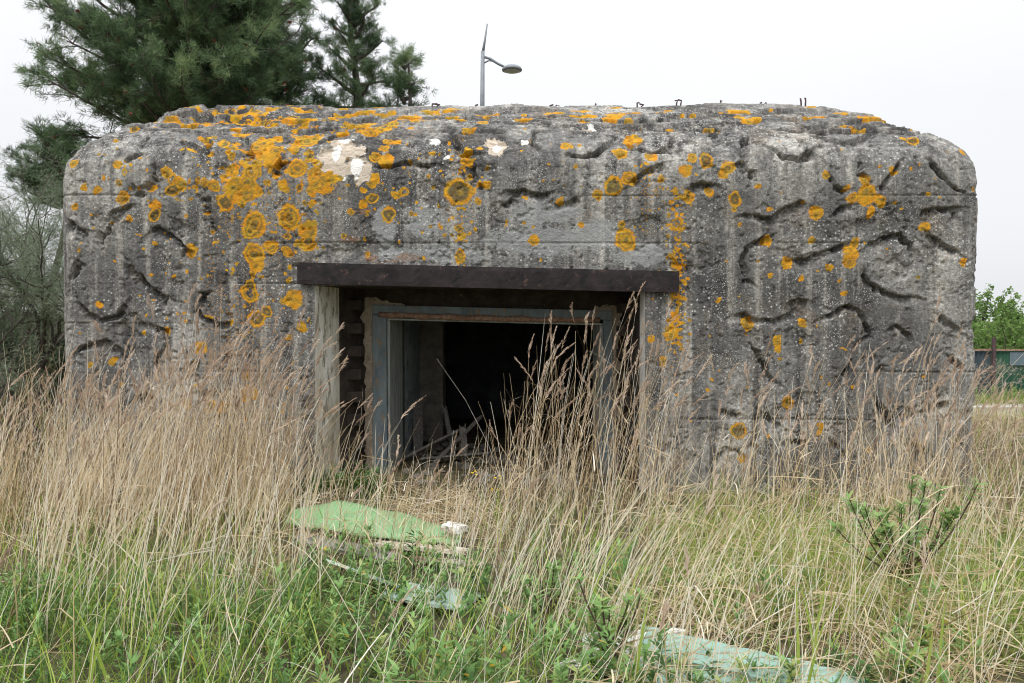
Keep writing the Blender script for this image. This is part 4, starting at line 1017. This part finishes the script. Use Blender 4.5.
# bleached single canes crossing the foreground
n=330; y=gg.uniform(2.4,4.8,n); p=gg.uniform(0,1024,n); x=(p-512)/F*y; kk=gg.random(n)<np.where((p>290)&(p<470),.45,1); x,y=x[kk],y[kk]; n=len(x)
h=gg.uniform(.5,1.0,n)*np.interp(y,[2.4,4.6],[.7,1.05]); ld=gg.normal(.28,.3,n)
S1.add(np.c_[x,y,gz(x,y)],np.c_[ld*h,gg.normal(0,.2,n)*h,h],np.c_[gg.normal(.06,.12,n)*h,gg.normal(0,.1,n)*h,-.05*h],gg.uniform(.0022,.0038,n),np.c_[np.ones(n),np.zeros(n),np.zeros(n)],gg.uniform(.8,1,n),5,(1,.95,.9,.8,.6,.3))
n=110; p=gg.uniform(285,470,n); x=(p-512)/F*5.85+gg.normal(0,.02,n); y=gg.uniform(5.35,6.15,n); az=gg.uniform(0,2*np.pi,n); L_=gg.uniform(.08,.4,n)
S1.add(np.c_[x,y,gg.uniform(.13,.2,n)],np.c_[np.cos(az)*L_,np.sin(az)*L_,gg.normal(.03,.06,n)],np.c_[0*L_,0*L_,-.05*L_],gg.uniform(.003,.006,n),perp(unit(np.c_[np.cos(az),np.sin(az),0*az])),np.clip(gg.normal(.5,.22,n),0,1),3,(1,1,.8,.4))
clump(285,480,4.6,5.5,70,1.1,.1)
tag(S1.build('dry_grass',M['straw']),kind='stuff'); tag(S2.build('grass_seed_heads',M['plume']),kind='stuff')

# green grass
S3=Strips()
def greens(n,x0,x1,y0,y1,dens,h0,h1,w0,w1,tm):
    x,y=scatter(n,x0,x1,y0,y1,dens); n=len(x); h=gg.uniform(h0,h1,n); az=gg.uniform(0,2*np.pi,n); l=np.abs(gg.normal(.2,.2,n))*h; cur=gg.uniform(.1,.7,n)*h
    S3.add(np.c_[x,y,gz(x,y)-.01],np.c_[np.cos(az)*l,np.sin(az)*l,h],np.c_[np.cos(az)*cur,np.sin(az)*cur,-cur*gg.uniform(.2,.8,n)],gg.uniform(w0,w1,n),np.c_[-np.sin(az),np.cos(az),np.zeros(n)],np.clip(gg.normal(tm,.2,n)+.25*fbm(x*1.2,y*1.2,seed=8,oct=2),0,1),3,(.8,1,.7,.1))
def gd(x,y):
    p=pxx(x,y); near=np.interp(y,[1.5,4.0,5.0,6.9],[1,.9,.45,.22]); side=np.interp(p,[0,280,480,640,760,1024],[.8,.7,.8,.7,1.1,1])
    return near*side*np.where((p>640)&(p<880)&(y>2.3)&(y<3.7),.16,1)*np.where((p>290)&(p<480)&(y>4.2),.18,1)*patchy(x,y,1.8,12,.2)
greens(46000,-6.5,6.5,1.6,6.9,gd,.12,.42,.003,.0075,.58)
greens(9000,.9,4.6,3.3,5.6,lambda x,y: .9*clear(x,y)*patchy(x,y,1.2,15,.2),.15,.42,.0025,.0045,.6)
greens(800,-1.75,-1.05,6.55,7.45,lambda x,y: 1+0*x,.12,.34,.003,.006,.15)
greens(7000,4.3,16,6.9,20,lambda x,y: .6+.4*(y>15.5),.1,.34,.004,.009,.6)
greens(3000,8,16,18.9,20.3,lambda x,y: 1+0*x,.12,.38,.006,.014,.7)
greens(4200,-12,-4.0,6.9,14,lambda x,y: .7+0*x,.15,.5,.004,.008,.45)
# a few broad fresh reed blades
n=26; yy=gg.uniform(2.9,4.6,n); pp=np.concatenate([gg.uniform(80,170,9),gg.uniform(570,640,8),gg.uniform(780,980,9)]); xx=(pp-512)/F*yy; h=gg.uniform(.3,.55,n); l=gg.normal(.12,.16,n)*h
S3.add(np.c_[xx,yy,gz(xx,yy)],np.c_[l,gg.normal(0,.1,n)*h,h],np.c_[l*.8,l*0,-.08*h],gg.uniform(.010,.016,n),np.c_[np.ones(n),gg.normal(0,.3,n),np.zeros(n)],np.clip(gg.normal(.8,.06,n),0,.9),4,(.7,1,.8,.5,.05))
tag(S3.build('green_grass',M['grass']),kind='stuff')

# low herbs: leafy sprigs that cover the near ground
S4=Strips()
def herbs(n,x0,x1,y0,y1,dens,h0,h1,nl,ll,lw,tm):
    x,y=scatter(n,x0,x1,y0,y1,dens); n=len(x); h=gg.uniform(h0,h1,n); ln=gg.normal(0,.22,(n,2))*h[:,None]
    b=np.c_[x,y,gz(x,y)]; A=np.c_[ln,h]
    S4.add(b,A,A*0,.0035,perp(unit(A)),np.clip(gg.normal(.2,.1,n),0,1),2,(1,.8,.5))
    rep=lambda a: np.repeat(a,nl,0); q=gg.uniform(.2,1.02,n*nl)[:,None]; ps=rep(gg.uniform(.55,1.45,n)); lw=lw*ps*rep(gg.uniform(.75,1.3,n))
    lp=rep(b)+rep(A)*q; az=gg.uniform(0,2*np.pi,n*nl); up=gg.uniform(.3,1.1,n*nl); D=unit(np.c_[np.cos(az),np.sin(az),up]); L_=gg.uniform(.6,1.2,n*nl)*ll*ps
    tone=np.clip(rep(gg.normal(tm,.24,n))+.25*(q[:,0]-.6)+gg.normal(0,.1,n*nl),0,.955)
    tone=np.where(gg.random(n*nl)<.015,1,tone)
    S4.add(lp,D*L_[:,None],np.c_[L_*0,L_*0,-.15*L_],lw,np.c_[-np.sin(az),np.cos(az),np.zeros(n*nl)],tone,2,(.5,1,.2))
near=lambda x,y: np.interp(y,[1.6,3.6,4.6,5.2],[1,.9,.3,0])
herbs(6800,-3.6,-.2,1.8,4.4,lambda x,y: near(x,y)*patchy(x,y,1.6,18,.15)*np.interp(pxx(x,y),[0,260,420],[1,.7,.15]),.08,.27,38,.021,.0075,.55)     # seablite
herbs(1350,-2.6,1.3,1.8,4.9,lambda x,y: near(x,y)*np.interp(pxx(x,y),[150,260,330,620,660],[.15,.6,1,.9,.1])*patchy(x,y,2.0,19,.2),.1,.32,26,.05,.012,.58)
herbs(800,1.0,4.5,2.0,5.0,lambda x,y: near(x,y)*clear(x,y)*.7,.1,.3,24,.045,.011,.58)
herbs(110,-1.3,-.15,4.1,4.95,lambda x,y: 1+0*x,.1,.26,24,.045,.011,.6)
herbs(130,.4,1.6,2.5,3.3,lambda x,y: 1+0*x,.08,.2,22,.045,.011,.6)
herbs(160,-1.7,-1.1,6.5,7.2,lambda x,y: 1+0*x,.08,.25,20,.04,.012,.25)
herbs(260,8,16,18.95,20.3,lambda x,y: 1+0*x,.15,.45,20,.08,.03,.8)
tag(S4.build('ground_cover',M['herb']),kind='stuff')

# ------------------------------------------------------------------ light, sky, camera
w = bpy.data.worlds.new('World'); SC.world = w; w.use_nodes = True
nt = w.node_tree; nt.nodes.clear()
SUN_EL, SUN_ROT = R(58), R(200)
sky = nt.nodes.new('ShaderNodeTexSky'); sky.sky_type='NISHITA'; sky.sun_disc=False; sky.sun_elevation=SUN_EL; sky.sun_rotation=SUN_ROT; sky.dust_density=4; sky.air_density=1.0; sky.ozone_density=1
hs = nt.nodes.new('ShaderNodeHueSaturation'); hs.inputs['Saturation'].default_value=.07
mx = nt.nodes.new('ShaderNodeMix'); mx.data_type='RGBA'; mx.inputs[0].default_value=.75; mx.inputs[7].default_value=(9.0,9.2,9.5,1)   # the cloud sheet evens the sky out
bg = nt.nodes.new('ShaderNodeBackground'); bg.inputs['Strength'].default_value=.115
ow = nt.nodes.new('ShaderNodeOutputWorld')
nt.links.new(sky.outputs[0],hs.inputs['Color']); nt.links.new(hs.outputs[0],mx.inputs[6]); tcw = nt.nodes.new('ShaderNodeTexCoord'); sx = nt.nodes.new('ShaderNodeSeparateXYZ'); nt.links.new(tcw.outputs['Generated'], sx.inputs[0])
def wm(op, a, b):
    m_ = nt.nodes.new('ShaderNodeMath'); m_.operation = op
    for v, i in ((a,0),(b,1)):
        if isinstance(v,(int,float)): m_.inputs[i].default_value = v
        else: nt.links.new(v, m_.inputs[i])
    return m_.outputs[0]
mpw = nt.nodes.new('ShaderNodeMapping'); mpw.inputs['Scale'].default_value=(1,1,3); nt.links.new(tcw.outputs['Generated'], mpw.inputs['Vector'])
nw_ = nt.nodes.new('ShaderNodeTexNoise'); nw_.inputs['Scale'].default_value=2.2; nw_.inputs['Detail'].default_value=5; nt.links.new(mpw.outputs[0], nw_.inputs['Vector'])
grad = wm('ADD', .68, wm('MULTIPLY', 1.5, wm('POWER', wm('MAXIMUM', sx.outputs[2], 0.0), 2.5)))
grad = wm('MULTIPLY', grad, wm('ADD', .93, wm('MULTIPLY', .14, nw_.outputs['Fac'])))
mg = nt.nodes.new('ShaderNodeVectorMath'); mg.operation='SCALE'; nt.links.new(mx.outputs[2], mg.inputs[0]); nt.links.new(grad, mg.inputs['Scale'])
nt.links.new(mg.outputs[0],bg.inputs['Color']); nt.links.new(bg.outputs[0],ow.inputs['Surface'])
sl = bpy.data.lights.new('sun','SUN'); sl.energy=.9; sl.angle=R(20); sl.color=(1,.97,.93)
so = bpy.data.objects.new('sun',sl); COL.objects.link(so)
# Nishita: rotation 0 = +Y, clockwise seen from above
az = SUN_ROT; d = Vector((math.sin(az)*math.cos(SUN_EL), math.cos(az)*math.cos(SUN_EL), math.sin(SUN_EL)))
so.rotation_euler = (-d).to_track_quat('-Z','Y').to_euler(); so.location = d*40
cam = bpy.data.cameras.new('camera'); cam.sensor_width=36; cam.lens=36*F/1024; cam.clip_end=3000; cam.clip_start=.05
co = bpy.data.objects.new('camera',cam); COL.objects.link(co); co.location=(0,0,EYE)
co.rotation_euler=(R(90)-math.atan((341.5-HOR)/F),0,0); SC.camera=co
SC.view_settings.view_transform='Standard'; SC.view_settings.look='None'; SC.view_settings.exposure=.58; SC.view_settings.gamma=1
SC.cycles.use_denoising=True; SC.cycles.denoiser='OPENIMAGEDENOISE'; SC.cycles.denoising_input_passes='RGB_ALBEDO_NORMAL'; SC.cycles.denoising_prefilter='ACCURATE'; SC.cycles.pixel_filter_type='BLACKMAN_HARRIS'; SC.cycles.filter_width=1.05
SC.cycles.max_bounces=6; SC.cycles.diffuse_bounces=4; SC.cycles.transmission_bounces=3; SC.cycles.glossy_bounces=2
SC.cycles.use_adaptive_sampling=True; SC.cycles.adaptive_threshold=.02
